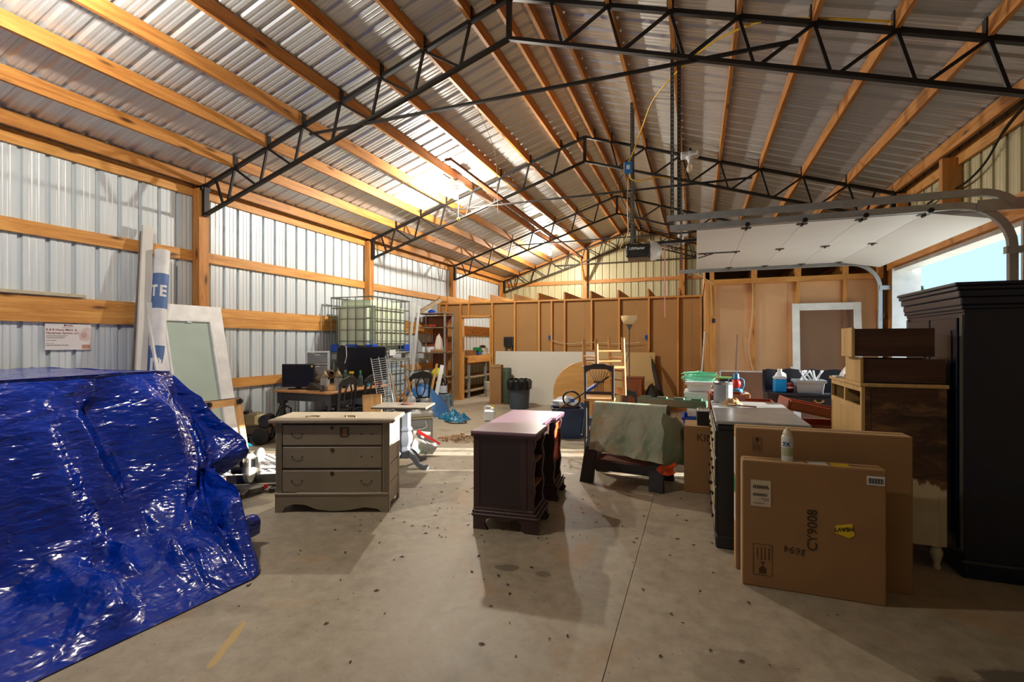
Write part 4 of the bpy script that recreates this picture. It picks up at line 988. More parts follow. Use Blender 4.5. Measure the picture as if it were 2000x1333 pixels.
for z0, z1, word, sz in ((1.93, 2.37, 'TE', .17), (.98, 1.47, 'D', .22)):
    MB().lathe([(rr + .0008, z0), (rr + .0008, z1)], n=28).build('print_band', WBLUE, hr, smooth=40)
    zc = (z0 + z1) / 2; hh = sz * .42
    def strip(a0, a1, q0, q1):            # a raised bar of a letter bent round the roll
        n_ = 8
        MB().grid(lambda u, v: Vector((math.cos(fa + a0 + (a1 - a0) * u) * (rr + .0022), math.sin(fa + a0 + (a1 - a0) * u) * (rr + .0022), q0 + (q1 - q0) * v)), n_, 1).build('letter_bar', WRAP, hr, fix=False)
    if word == 'TE':
        strip(-1.35, -.35, zc + hh * .6, zc + hh); strip(-1.0, -.68, zc - hh, zc + hh * .6)
        strip(-.05, .27, zc - hh, zc + hh)
        for zz in (-.82, 0, .82): strip(.27, .85, zc + hh * zz - hh * .18, zc + hh * zz + hh * .18)
    else:
        strip(-.75, -.40, zc - hh, zc + hh); strip(.30, .62, zc - hh * .8, zc + hh * .8)
        for zz in (-.8, .8): strip(-.40, .42, zc + hh * zz - hh * .2, zc + hh * zz + hh * .2)
# business sign
sg = thing('sign', 'white business sign pinned to the left wall under the double girt', 'sign', (-6.412, 3.05, 1.42), math.radians(90))
MB().bx(0, .417, -.004, .0, 0, .285).build('sign_board', plain('sign_white', (222, 220, 220), .5, 0, .03), sg)
SR = plain('sign_red_ink', (120, 46, 44), .6); SK = plain('sign_black_ink', (60, 58, 60), .6); SPK = plain('sign_pink', (206, 186, 182), .6)
def stx(s, size, x, z, m, b_=0, al='LEFT'): text(s, size, m, sg, (x, -.0045, z), (PI / 2, 0, 0), depth=.0003, bold=b_, align=al)
stx('Mobile', .030, .205, .255, SR, .0004, 'CENTER'); stx('serving the greater area', .011, .15, .238, SK)
stx('R & R Home Maint. &', .031, .008, .206, SR, .0006); stx('Handyman Service, LLC', .031, .008, .172, SR, .0006)
for z, w in ((.152, .19), (.138, .17), (.124, .15), (.098, .09)):
    MB().bx(.01, .01 + w, -.0048, -.004, z, z + .004).build('print_line', SK, sg)
stx('Call us today', .013, .01, .066, SK); stx('Licensed and Insured for Your Home', .013, .01, .046, SK, .0006)
MB().prism([(.31, .11), (.30, .16), (.33, .22), (.37, .25), (.41, .24), (.41, .12), (.37, .09)], lambda p, q_, t: (p, t, q_), -.0047, -.004).build('picture', SPK, sg)
MB().prism([(.33, .13), (.32, .17), (.35, .20), (.38, .17), (.37, .13)], lambda p, q_, t: (p, t, q_), -.0052, -.0047).build('picture_shape', plain('sign_mauve', (190, 160, 156), .6), sg)
MB().bx(.33, .41, -.0048, -.004, .01, .055).build('colour_patch', plain('sign_terracotta', (190, 140, 120), .6), sg)
# leaning white door with a frosted pane
wd = thing('leaning_door', 'white door with a frosted glass pane leaning on the left wall', 'door panel', (-5.80, 3.94, 0), rot=(0, -.205, 0))
W_, H_ = .98, 2.03
for y0, y1, z0, z1 in ((0, .17, 0, H_), (W_ - .17, W_, 0, H_), (.17, W_ - .17, H_ - .19, H_), (.17, W_ - .17, 0, .24)):
    MB().bx(-.044, 0, y0, y1, z0, z1).build('door_rail' if z1 - z0 < 1 else 'door_stile', WHITE, wd)
fr_ = MB()
for y0, y1, z0, z1 in ((.17, .20, .24, H_ - .19), (W_ - .20, W_ - .17, .24, H_ - .19), (.20, W_ - .20, H_ - .22, H_ - .19), (.20, W_ - .20, .24, .27)):
    MB().bx(-.05, .008, y0, y1, z0, z1).build('glazing_bead', WHITE, wd, bevel=.004)
MB().bx(-.026, -.018, .20, W_ - .20, .27, H_ - .22).build('glass_pane', plain('frosted_pane', (176, 196, 186), .18, 0, .06, 2, .8), wd)
MB().bx(-.012, .002, .47, .53, H_ - .235, H_ - .222).build('pane_latch', WHITEP, wd); MB().bx(-.03, -.01, W_, W_ + .008, 1.5, 1.6).build('hinge_leaf', GALVD, wd); MB().bx(-.03, -.01, W_, W_ + .008, .3, .4).build('hinge_leaf', GALVD, wd)
# furniture dolly leaning on the door
fd = thing('furniture_dolly', 'light wood furniture dolly with black casters standing against the white door', 'dolly', (-5.50, 4.24, 0), rot=(0, -.20, 0))
for y in (0, .43): MB().bx(-.02, .02, y, y + .085, 0, .78).build('side_rail', LIGHTW['Z'], fd)
for z in (.02, .69): MB().bx(-.022, .018, .085, .43, z, z + .09).build('cross_rail', LIGHTW['Y'], fd)
MB().bx(-.05, -.02, .0, .515, .0, .78).build('carpet_pad', plain('dark_carpet', (60, 58, 56), .95), fd) if False else None
for z in (.07, .735):
    for y in (.04, .475):
        w = MB().bx(.02, .028, y - .035, y + .035, z - .035, z + .035).build('caster_plate', GALVD, fd)
        MB().cyl((.055, y - .012, z), (.055, y + .012, z), .032, n=14).build('caster_wheel', BLACKM, w)
for z in (0, .78): MB().bx(-.03, .02, -.002, .517, z, z + .008).build('pad_edge', plain('navy_carpet', (40, 44, 56), .95), fd)

# ------------------------------------------------------------------ black farmhouse table and what stands on it
TBLK = plain('table_black_paint', (36, 38, 42), .45, 0, .2, 8); TTOP = wood('table_top_wood', (196, 146, 96), (150, 100, 58), 'Y', .7, .4, False)
tb = thing('dining_table', 'black farmhouse table with a worn wood top by the left wall', 'table', (-6.12, 5.72, 0))
MB().bx(0, 1.13, 0, 1.42, .735, .765).build('table_top', TTOP, tb, bevel=.006)
for a in ((.06, 1.07, .05, .075), (.06, 1.07, 1.345, 1.37)): MB().bx(a[0], a[1], a[2], a[3], .61, .735).build('apron', TBLK, tb)
for a in ((.05, .075, .06, 1.36), (1.055, 1.08, .06, 1.36)): MB().bx(a[0], a[1], a[2], a[3], .61, .735).build('apron', TBLK, tb)
for x in (.10, 1.03):
    for y in (.10, 1.32):
        g = MB().bx(x - .055, x + .055, y - .055, y + .055, .56, .735).build('leg', TBLK, tb, bevel=.004)
        MB().lathe([(.03, 0), (.045, .02), (.03, .05), (.042, .10), (.036, .16), (.052, .26), (.06, .36), (.05, .43), (.036, .46), (.055, .49), (.055, .51), (.04, .525), (.05, .56)], (x, y, 0), 16).build('leg_turning', TBLK, g, smooth=50)
def napoleon(label, loc, rz, mat=TBLK):
    """chair with an oval ring back; faces local -x"""
    t = thing('dining_chair', label, 'chair', loc, rz, 'black oval-back dining chairs')
    MB().bx(-.44, -.02, -.21, .21, .43, .465).build('seat', mat, t, bevel=.01)
    for y in (-.18, .18):
        MB().tube([(.06, y, 0), (.01, y, .25), (0, y, .46), (.02, y * 1.05, .7), (.055, y * 1.1, .90)], .021, 8).build('back_post', mat, t, smooth=60)
        MB().cyl((-.41, y, 0), (-.40, y, .43), .016, .022, 8).build('front_leg', mat, t)
    crest = [(y * 2, z) for y, z in ((-.115, .83), (-.115, .89), (-.08, .96), (0, 1.0), (.08, .96), (.115, .89), (.115, .83), (.06, .865), (.02, .85), (-.02, .85), (-.06, .865))]
    MB().prism(crest, lambda p, z, s: (.045 + s + (z - .86) * .15, p, z), -.012, .012).build('crest', mat, t, bevel=.004)
    MB().tube([(.012 + .05 * (k_ := .5 + .5 * math.sin(a)) , .085 * math.cos(a), .70 + .165 * math.sin(a)) for a in [2 * PI * i / 22 for i in range(22)]], .013, 6, True).build('oval_ring', mat, t, smooth=60)
    MB().bx(-.012, .012, -.17, .17, .50, .525).build('lower_rail', mat, t); MB().bx(-.008, .012, -.04, .04, .52, .56).build('ring_foot', mat, t)
    for y in (-.18, .18): MB().cyl((-.405, y, .2), (.018, y, .2), .012, n=8).build('stretcher', mat, t)
    return t
c1 = napoleon('black oval-back chair nearest along the table side', (-4.92, 5.95, 0), .08)
copy_tree(c1, None, 'second black oval-back chair along the table side, beside the wire rack', (-4.90, 6.52, 0), (0, 0, .05))
copy_tree(c1, None, 'black oval-back chair standing beyond the table near the tote', (-4.62, 7.55, 0), (0, 0, -.5))
# monitor, television, drawers
def screen(label, loc, rz, w, h, lift, sticker=False):
    t = thing('television', label, 'television', loc, rz, 'black flat screens on the table')
    MB().bx(-w / 2, w / 2, -.02, .03, lift, lift + h).build('housing', BLACKP, t, bevel=.008)
    MB().bx(-w / 2 + .02, w / 2 - .02, -.0225, -.02, lift + .035, lift + h - .02).build('screen', plain('dark_screen', (16, 16, 18), .3, 0, .1, 3, .4), t)
    MB().bx(-.04, .04, 0, .04, .015, lift + .05).build('neck', BLACKP, t)
    MB().lathe([(.17, 0), (.17, .008), (.15, .014), (.05, .02), (.0001, .02)], (0, .01, 0), 24, (0, 0, 1), 1, .65).build('stand', BLACKP, t, smooth=40)
    if sticker: MB().bx(w / 2 - .05, w / 2 - .02, -.0245, -.0226, lift + h - .05, lift + h - .02).build('sticker', YELP, t)
    return t
screen('small black monitor with a yellow sticker at the near table end', (-5.86, 5.98, .765), math.radians(24), .50, .36, .035, True)
tv = screen('large black television at the back of the table', (-5.42, 6.96, .765), math.radians(18), .86, .57, .09)
cable('white cable hanging over the television front', [(-5.62, 6.80, 1.44), (-5.60, 6.79, 1.30), (-5.61, 6.79, 1.22), (-5.63, 6.78, 1.14)], WHITEP, .006)
du = thing('drawer_unit', 'white plastic drawer tower behind the jars on the table', 'drawer unit', (-5.94, 6.50, .765), math.radians(38))
for y in (-.2, .18): pass
for x in (-.17, .15): MB().bx(x, x + .02, -.19, .19, 0, .58).build('side_panel', CLEARP, du)
for z in (0, .18, .37, .565): MB().bx(-.17, .17, -.20, .19, z, z + .018).build('frame_rail', WHITEP, du)
for x in (-.175, .155): MB().bx(x, x + .02, -.205, -.185, 0, .58).build('frame_post', WHITEP, du)
for z in (.02, .20, .39):
    d = MB().bx(-.15, .15, -.195, .15, z + .005, z + .155).build('drawer', plain('smoky_drawer_plastic', (150, 158, 164), .3), du, bevel=.006)
    MB().bx(-.04, .04, -.21, -.195, z + .13, z + .15).build('grip', WHITEP, d)
GLASSJ = glass_mat('jar_glass', (200, 205, 200), .06, .4)
def lantern_jar(label, x, y, tall=.22):
    t = thing('jar_lantern', label, 'jar', (x, y, .765), rnd.random(), 'glass jars with tin tops on the table')
    MB().lathe([(.055, 0), (.058, .004), (.058, tall * .6), (.05, tall * .7)], n=16).build('glass', GLASSJ, t, smooth=50)
    MB().lathe([(.066, tall * .68), (.066, tall * .72), (.03, tall * .95), (.012, tall), (.008, tall + .05), (.0001, tall + .05)], n=12).build('tin_top', plain('aged_tin', (120, 104, 80), .5, .5), t, smooth=50)
    MB().lathe([(.03, .004), (.03, .09), (.0001, .09)], n=12).build('candle', plain('grey_candle', (130, 130, 128), .6), t)
lantern_jar('glass jar lantern near the front of the table, left one', -5.28, 5.90, .30); lantern_jar('glass jar lantern near the front of the table, right one', -5.16, 6.06, .30)
cu_ = thing('tin_cup', 'small dark tin cup before the jar lanterns', 'cup', (-5.235, 5.80, .765)); MB().lathe([(.028, 0), (.03, .003), (.038, .09), (.036, .09), (.028, .008), (.0001, .008)], n=16).build('cup', plain('dark_tin', (78, 78, 80), .4, .6), cu_, smooth=50)
pn = thing('saucepan_bundle', 'pair of brown globes on a dark base behind the jars', 'lamp part', (-5.60, 6.20, .765), .4)
for x in (-.14, .14): MB().lathe([(.0001, -.075), (.05, -.055), (.075, 0), (.06, .05), (.03, .07), (.03, .0)], (x, 0, .23), 14, (.4 * (1 if x > 0 else -1), -.6, .2)).build('globe', plain('brown_glass', (74, 58, 44), .25), pn, smooth=60)
MB().tube([(-.14, 0, .2), (-.08, 0, .12), (0, 0, .10), (.08, 0, .12), (.14, 0, .2)], .016, 8).build('arm', plain('dark_bronze', (56, 46, 36), .5, .5), pn, smooth=60); MB().lathe([(.09, 0), (.09, .015), (.03, .04), (.02, .12)], n=14).build('base', MATS['dark_bronze'], pn, smooth=60)
bag = thing('black_bag', 'crumpled dark bag beside the small monitor', 'bag', (-5.52, 5.95, .765))
MB().grid(lambda u, v: Vector((.15 * math.cos(u * 2 * PI) * (1 - v ** 2) ** .5, .07 * math.sin(u * 2 * PI) * (1 - v ** 2) ** .5, .10 * v * (1 + .4 * noise.noise(Vector((math.cos(u * 6.28) * 2, math.sin(u * 6.28) * 2, v * 3)))))), 22, 8, True).build('bag', plain('dark_cloth', (44, 38, 34), .8), bag, smooth=70, fix=False)
def bottle(label, loc, r, h, body, capm, neck=.35, name='bottle', group='bottles', band=None, spray=None):
    t = thing(name, label, 'bottle', loc, rnd.random(), group)
    MB().lathe([(r * .94, 0), (r, .006), (r, h * .62), (r * .85, h * .72), (r * neck, h * .85), (r * neck, h * .9)], n=16).build('body', body, t, smooth=50)
    MB().lathe([(r * neck * 1.15, h * .88), (r * neck * 1.15, h), (.0001, h)], n=12).build('cap', capm, t, smooth=40)
    if band: MB().lathe([(r * 1.01, h * .2), (r * 1.01, h * .55)], n=16).build('label', band, t)
    if spray:
        MB().bx(-.012, .012, -.05, .03, h * .97, h * 1.10).build('spray_head', spray, t, bevel=.004); MB().bx(-.006, .006, -.045, -.03, h * .82, h * .98).build('trigger', spray, t)
    return t
bottle('green two litre bottle lying dark behind the chair', (-5.30, 6.40, .765), .052, .29, plain('dark_green_bottle', (40, 66, 52), .2), plain('grey_green_cap', (110, 140, 120), .4), .3, band=GRNP)
bottle('dark bottle with a yellow cap on the table', (-5.36, 6.62, .765), .045, .25, plain('smoked_bottle', (60, 54, 48), .2), YELP, .75, band=plain('pale_label', (200, 200, 120), .5))
bottle('spray bottle with a green trigger in front of the television', (-5.24, 6.70, .765), .04, .24, plain('dark_clear_bottle', (70, 86, 96), .2), GRNP, .4, spray=GRNP)
bottle('small white bottle with a green cap at the table edge', (-5.08, 6.20, .765), .024, .10, WHITEP, GRNP, .6); bottle('small pale bottle with a yellow cap at the table edge', (-5.07, 6.27, .765), .024, .11, WHITEP, YELP, .6)
bl_ = thing('tape_roll', 'light blue tape roll on the table edge', 'tape', (-5.10, 6.72, .765)); MB().lathe([(.03, -.02), (.05, -.02), (.05, .02), (.03, .02), (.03, -.02)], (0, 0, .05), 18, (1, .3, 0)).build('tape', plain('sky_blue_tape', (60, 160, 210), .5), bl_, smooth=40)
lad = thing('wooden_crate', 'small brown wooden caddy behind the second chair', 'caddy', (-5.22, 6.95, .765)); 
for x in (0, .1): MB().bx(x, x + .012, 0, .2, 0, .1).build('side', OAKBR['Y'], lad)
for y in (0, .188): MB().bx(.012, .1, y, y + .012, 0, .1).build('end', OAKBR['X'], lad)
MB().bx(.012, .1, .012, .188, 0, .008).build('bottom', OAKBR['X'], lad)
# engine unit on the floor by the wall
en = thing('pressure_washer', 'small tan and black engine unit with wheels on the floor by the left wall', 'pressure washer', (-6.12, 5.52, 0), .5)
MB().bx(-.20, .22, -.02, .02, .10, .13).build('frame_tube', BLACKP, en); MB().bx(-.20, .22, -.17, -.13, .10, .13).build('frame_tube', BLACKP, en)
MB().bx(-.17, .02, -.17, .03, .26, .46).build('engine_cover', plain('khaki_plastic', (122, 112, 84), .5), en, bevel=.03); MB().bx(-.05, .06, -.18, .03, .28, .43).build('filter_cover', plain('cream_plastic', (190, 184, 140), .5), en, bevel=.02)
MB().cyl((.10, -.18, .34), (.10, .04, .34), .09, n=16).build('recoil_housing', BLACKP, en); MB().bx(-.18, .18, -.15, .01, .13, .26).build('block', plain('engine_block', (70, 60, 48), .6), en, bevel=.02)
MB().bx(-.22, -.10, -.15, -.05, .44, .49).build('fuel_cap', BLACKP, en, bevel=.02)
for y in (-.22, .06): MB().lathe([(.03, -.02), (.11, -.02), (.12, -.01), (.12, .01), (.11, .02), (.03, .02)], (.06, y, .12), 20, (0, 1, 0)).build('wheel', BLACKM, en, smooth=40)
MB().cyl((-.16, -.08, 0), (-.16, -.08, .10), .02, n=8).build('foot', BLACKM, en)
MB().tube([(.2, -.15, .12), (.3, -.12, .4), (.32, -.05, .62), (.32, .0, .62), (.3, .02, .4), (.2, .02, .12)], .012, 8).build('handle', BLACKP, en, smooth=60)
MB().tube([(.2, -.1, .3), (.28, -.1, .5), (.36, -.05, .55), (.42, 0, .5), (.42, 0, .35)], .014, 6).build('hose', BLACKM, en, smooth=60)
cy = thing('plastic_scrap', 'torn cyan plastic sheet scrap on the floor by the white door', 'plastic scrap', (-6.08, 5.17, 0), .3)
MB().grid(lambda u, v: Vector((.14 * u - .05 + .03 * v, .12 * (v - .5), .16 * (1 - u) * (1 - .5 * v) + .004 + .02 * noise.noise(Vector((u * 4, v * 4, 0))))), 8, 8).build('sheet', plain('cyan_film', (30, 150, 180), .3), cy, smooth=70, fix=False)

# ------------------------------------------------------------------ two stacked caged tanks
TANK = plain('milky_tank', (200, 214, 190), .35, 0, .07, 2, .5); CAGE = plain('cage_tube', (116, 122, 116), .4, .7)
def tote(label, loc, tank_mat):
    t = thing('caged_tank', label, 'tank', loc, 0, 'caged water tanks')
    X, Y, Zb, Zt = .90, 1.18, .17, 1.15
    m = MB().bx(.03, X - .03, .03, Y - .03, Zb, Zt - .04).build('tank', tank_mat, t, bevel=.11, seg=4)
    m.data.shade_smooth(); m.data.set_sharp_from_angle(angle=math.radians(50))
    for z in (Zb + .02, .36, .56, .76, .96, Zt):
        r = .016 if z == Zt else .010
        MB().tube([(0, 0, z), (X, 0, z), (X, Y, z), (0, Y, z)], r, 6, True).build('cage_ring', CAGE, t)
    for i in range(6):
        x = X * i / 5
        for y in (0, Y): MB().cyl((x, y, Zb), (x, y, Zt), .010, n=6).build('cage_bar', CAGE, t)
    for i in range(1, 8):
        y = Y * i / 8
        for x in (0, X): MB().cyl((x, y, Zb), (x, y, Zt), .010, n=6).build('cage_bar', CAGE, t)
    for x in (.0, X - .14):
        for y in (0.0, Y - .14): MB().bx(x - .012, x + .152, y - .012, y + .152, Zb - .01, Zb + .13).build('corner_guard', BLUEP, t, bevel=.01)
    MB().bx(X * .36, X * .62, -.012, .03, Zb - .01, Zb + .13).build('corner_guard', BLUEP, t, bevel=.01)
    for z in (.0, .12): MB().tube([(0, 0, z + .015), (X, 0, z + .015), (X, Y, z + .015), (0, Y, z + .015)], .015, 6, True).build('pallet_ring', CAGE, t)
    for x in (.06, X / 2, X - .06):
        for y in (.06, Y / 2, Y - .06): MB().bx(x - .05, x + .05, y - .05, y + .05, 0, .14).build('pallet_foot', GALV, t)
    MB().lathe([(.11, 0), (.11, .03), (.0001, .03)], (X / 2, Y / 2, Zt - .05), 20).build('lid', plain('tank_lid', (60, 64, 60), .5), t)
    MB().bx(X - .01, X + .02, Y * .42, Y * .58, Zb - .08, Zb + .02).build('valve', WHITEP, t)
    return t
tote('lower caged tank standing on the floor behind the table', (-6.255, 7.17, 0), plain('blue_white_tank', (186, 204, 214), .35, 0, .07, 2, .5)); tote('upper caged tank stacked on top with blue corner guards', (-6.255, 7.17, 1.165), TANK)
# rack, panel, stool frame
wr_ = thing('wire_shelf', 'white wire shelf leaning upright beside the black chairs', 'wire shelf', (-4.05, 5.74, 0), rot=(.03, -.16, math.radians(18)))
for x in (0, .11, .21): MB().cyl((x, 0, 0), (x, 0, 1.30), .005, n=6).build('long_wire', WHITEP, wr_)
MB().cyl((.25, -.03, 0), (.25, -.03, 1.32), .006, n=6).build('lip_wire', WHITEP, wr_)
for i in range(42): MB().cyl((0, .004, .02 + i * .0305), (.215, .004, .02 + i * .0305), .003, n=5).build('cross_wire', WHITEP, wr_)
tag(MB().bx(-.13, .13, -.01, .01, 0, .80).build('panel', LIGHTW['Z'], None, (-4.05, 5.47, 0), (-.12, -.08, math.radians(20)), bevel=.002), 'small light plywood panel leaning behind the taupe chest', 'panel', 'loose boards')
eo = thing('stool_frame', 'upturned light wood stool frame with crossed legs behind the wire shelf', 'stool', (-4.45, 6.78, 0), .35)
for a, b_ in (((-.22, 0, 1.0), (.05, 0, .0)), ((.02, .12, .95), (.22, .12, .1)), ((-.22, .25, .45), (.1, .25, .85)), ((.05, .02, .55), (.25, .14, .40)), ((-.2, 0, .15), (.06, .25, .0)), ((-.15, .1, .40), (.1, .05, .65)), ((.2, .2, 0), (-.05, .2, .62))):
    MB().cyl(a, b_, .018, n=8).build('leg', LIGHTW['Z'], eo)
for k, (xo, zt) in enumerate(((-5.32, 2.30), (-5.20, 2.24))):
    board('white trim board leaning past the tank cage, ' + ('first of the two' if k == 0 else 'second of the two'), (xo - .28, 8.50, 0), (xo, 8.48, zt), .05, .02, GREYTRIM, (0, 1, 0))
board('short raw lath leaning beside the shelf unit', (-5.28, 8.9, 0), (-5.12, 9.05, 1.05), .05, .015, LIGHTW['Z'], (0, 1, 0)); board('short white lath leaning beside the shelf unit', (-5.20, 9.0, 0), (-5.02, 9.1, 1.02), .09, .012, WHITE, (0, 1, 0))
# steel shelving unit with its goods
su = thing('shelf_unit', 'grey steel shelving unit in the corner by the doorway', 'shelving', (-6.30, 10.15, 0))
for x in (0, .74):
    for y in (0, .40):
        p = MB().bx(x, x + .035, y, y + .004, 0, 2.22).build('post', GALV, su); MB().bx(x if x == 0 else x + .031, x + .004 if x == 0 else x + .035, y, y + .035, 0, 2.22).build('post_flange', GALV, p)
for z in (.14, .66, 1.24, 1.84, 2.18): MB().bx(0, .775, 0, .44, z, z + .025).build('shelf', plain('rusty_shelf', (128, 104, 84), .6, .3, .3, 5), su, bevel=.004)
MB().bx(-.09, .775, .445, .455, 1.95, 2.15).build('back_board', OAKBR['X'], su); MB().bx(.2, .6, .43, .45, .2, 2.1).build('back_board', OAKBR['Z'], su); MB().bx(-.09, .775, .45, .46, 1.3, 1.5).build('back_board', OAKBR['X'], su)
def lump(name, label, cat, loc, dims, mat, seed=0, group=None, amp=.35, n=20):
    t = thing(name, label, cat, loc, 0, group)
    def fn(u, v):
        a = u * 2 * PI; k = max(0, 1 - v ** 2.2) ** .5 * (.78 + .22 * min(1, v * 4 + .3)); d = 1 + amp * noise.noise(Vector((math.cos(a) * 1.6 + seed, math.sin(a) * 1.6, v * 2.4)))
        return Vector((dims[0] / 2 * math.cos(a) * k * d, dims[1] / 2 * math.sin(a) * k * d, dims[2] * v * (1 + .15 * noise.noise(Vector((math.cos(a), math.sin(a) + seed, 9))))))
    MB().grid(fn, n + 8, n // 2 + 2, True).build('fabric' if cat in ('cloth', 'bag') else 'body', mat, t, smooth=75, fix=False)
    return t
lump('bag', 'yellow green bag on the lower shelf of the steel unit', 'bag', (-5.80, 10.30, .685), (.42, .3, .20), plain('lime_fabric', (196, 196, 40), .7), 3, 'goods on the steel shelves')
lump('bag', 'crumpled white plastic bag on the middle shelf', 'bag', (-5.78, 10.30, 1.265), (.2, .2, .42), plain('white_film', (210, 200, 188), .5), 5, 'goods on the steel shelves')
lump('bag', 'crumpled grey rag beside the yellow green bag', 'bag', (-6.12, 10.28, .685), (.24, .24, .14), plain('grey_rag', (180, 176, 166), .8), 8, 'goods on the steel shelves')
tu = thing('tub', 'small white round tub on the middle shelf', 'tub', (-5.99, 10.3, 1.265), 0, 'goods on the steel shelves'); MB().lathe([(.10, 0), (.115, .11), (.0001, .11)], n=18).build('tub', WHITEP, tu, smooth=40); MB().lathe([(.12, .11), (.12, .13), (.0001, .13)], n=18).build('lid', WHITEP, tu)
tu = thing('can', 'small white can on the middle shelf edge', 'can', (-6.14, 10.2, 1.265), 0, 'goods on the steel shelves'); MB().lathe([(.04, 0), (.04, .13), (.0001, .13)], n=14).build('can', WHITEP, tu); MB().lathe([(.042, .13), (.042, .14), (.0001, .14)], n=14).build('lid', CARD, tu)
carton('small flat cardboard box under the white bag on the shelf', (-5.93, 10.17, 1.266), (.38, .06, .06), 0, 'goods on the steel shelves')
for i, x in enumerate((-5.95, -5.86)):
    tu = thing('toy_truck', ('left' if i == 0 else 'right') + ' small red toy car on the upper shelf', 'toy', (x, 10.22, 1.866), .3, 'goods on the steel shelves'); MB().bx(-.035, .035, -.02, .02, .012, .05).build('body', REDP, tu, bevel=.008); 
    for xx in (-.02, .02): MB().cyl((xx, -.024, .014), (xx, .024, .014), .014, n=10).build('wheel', BLACKM, tu)
tr_ = thing('light_trough', 'rusty white fluorescent fixture lying tilted on the shelf unit top', 'light fixture', (-5.98, 10.28, 2.36), rot=(.3, -.55, .5))
MB().prism([(-.10, 0), (-.06, .07), (.06, .07), (.10, 0), (.09, 0), (.055, .06), (-.055, .06), (-.09, 0)], lambda p, z, s: (s, p, z), -.3, .3).build('reflector', plain('rusty_white_metal', (150, 134, 108), .6, .2, .3, 6), tr_); MB().cyl((-.28, 0, .02), (.28, 0, .02), .018, n=8).build('tube', WHITEP, tr_)
lump('cloth', 'small blue rag on the shelf unit top', 'cloth', (-5.98, 10.3, 2.206), (.2, .14, .08), BLUEP, 2, 'goods on the steel shelves')
tag(MB().bx(0, .10, 0, .015, 0, .42).build('panel', plain('grey_board', (190, 188, 176), .7), None, (-6.02, 9.98, 0), (.12, 0, .1)), 'small pale board leaning at the foot of the shelf unit', 'panel', 'loose boards')
# blue covered mound and crumpled tail
TEAL = tarp_mat('faded_blue_tarp', (24, 92, 150), .55, .4)
mo = thing('tarp_heap', 'faded blue tarp heaped over a low load near the doorway', 'tarp', (0, 0, 0))
def mound(u, v):
    a = u * 2 * PI; r = 1 - v; n = noise.noise(Vector((math.cos(a) * 1.3, math.sin(a) * 1.3, v * 2)))
    h = .56 * (1 - r ** 2.6) * (1 + .2 * n)
    return Vector((-5.47 + math.cos(a) * .74 * r * (1 + .12 * n), 8.92 + math.sin(a) * .55 * r * (1 + .12 * n), max(.005, h + .03 * noise.noise(Vector((math.cos(a) * 5 * r, math.sin(a) * 5 * r, 3))))))
MB().grid(mound, 60, 24, True).build('cover', TEAL, mo, smooth=80, fix=False)
def tail(u, v):
    x = -4.72 + .62 * u; y = 8.62 - .30 * u + (v - .5) * .48; n = abs(noise.noise(Vector((x * 7, y * 7, 1)))) + .5 * abs(noise.noise(Vector((x * 17, y * 17, 4))))
    e = math.sin(PI * v) ** .5 * math.sin(PI * min(1, u * .85 + .15)) ** .6
    return Vector((x, y + .04 * math.sin(u * 9), .004 + e * (.05 + .20 * n)))
MB().grid(tail, 60, 40).build('crumpled_tail', tarp_mat('bright_teal_tarp', (10, 110, 150), .3, .6), mo, smooth=80, fix=False)
cable('black cord end lying on the floor before the blue heap', [(-4.45, 8.15, .01), (-4.2, 8.0, .01), (-4.0, 8.1, .01), (-4.05, 8.25, .01), (-4.2, 8.3, .01)], BCABLE, .01)
# step stool and jug
ss = thing('step_stool', 'grey plastic step stool by the doorway', 'stool', (-5.52, 10.02, 0), .15)
MB().bx(-.19, .19, -.13, .13, .27, .30).build('step', plain('blue_grey_plastic', (108, 128, 142), .45), ss, bevel=.012)
for x in (-1, 1):
    for y in (-1, 1): MB().bar((x * .19, y * .13, 0), (x * .165, y * .11, .275), .07, .05).build('leg', MATS['blue_grey_plastic'], ss)
for y in (-.125, .11): MB().bx(-.18, .18, y, y + .015, .17, .28).build('skirt', MATS['blue_grey_plastic'], ss)
for x in (-.18, .165): MB().bx(x, x + .015, -.12, .12, .17, .28).build('skirt', MATS['blue_grey_plastic'], ss)
jg = thing('chemical_jug', 'black jug with a label and yellow spray nozzle on the step stool', 'jug', (-5.50, 10.02, .30)); 
MB().lathe([(.085, 0), (.09, .01), (.09, .2), (.06, .27), (.03, .29), (.03, .33), (.0001, .33)], n=18).build('jug', BLACKP, jg, smooth=50); MB().lathe([(.0915, .03), (.0915, .2)], n=18).build('label', plain('jug_label', (190, 196, 210), .5), jg)
for i, (x, z) in enumerate(((-.12, .26), (-.06, .31), (-.08, .25))): MB().bx(x - .025, x + .025, -.10, -.07, z - .02, z + .03).build('nozzle', YELP, jg, bevel=.006)
MB().tube([(-.07, -.09, .25), (-.06, -.1, .15), (-.045, -.1, .05)], .012, 6).build('wand', YELP, jg); MB().bx(-.09, -.05, -.1, -.085, .14, .2).build('tag', REDP, jg)

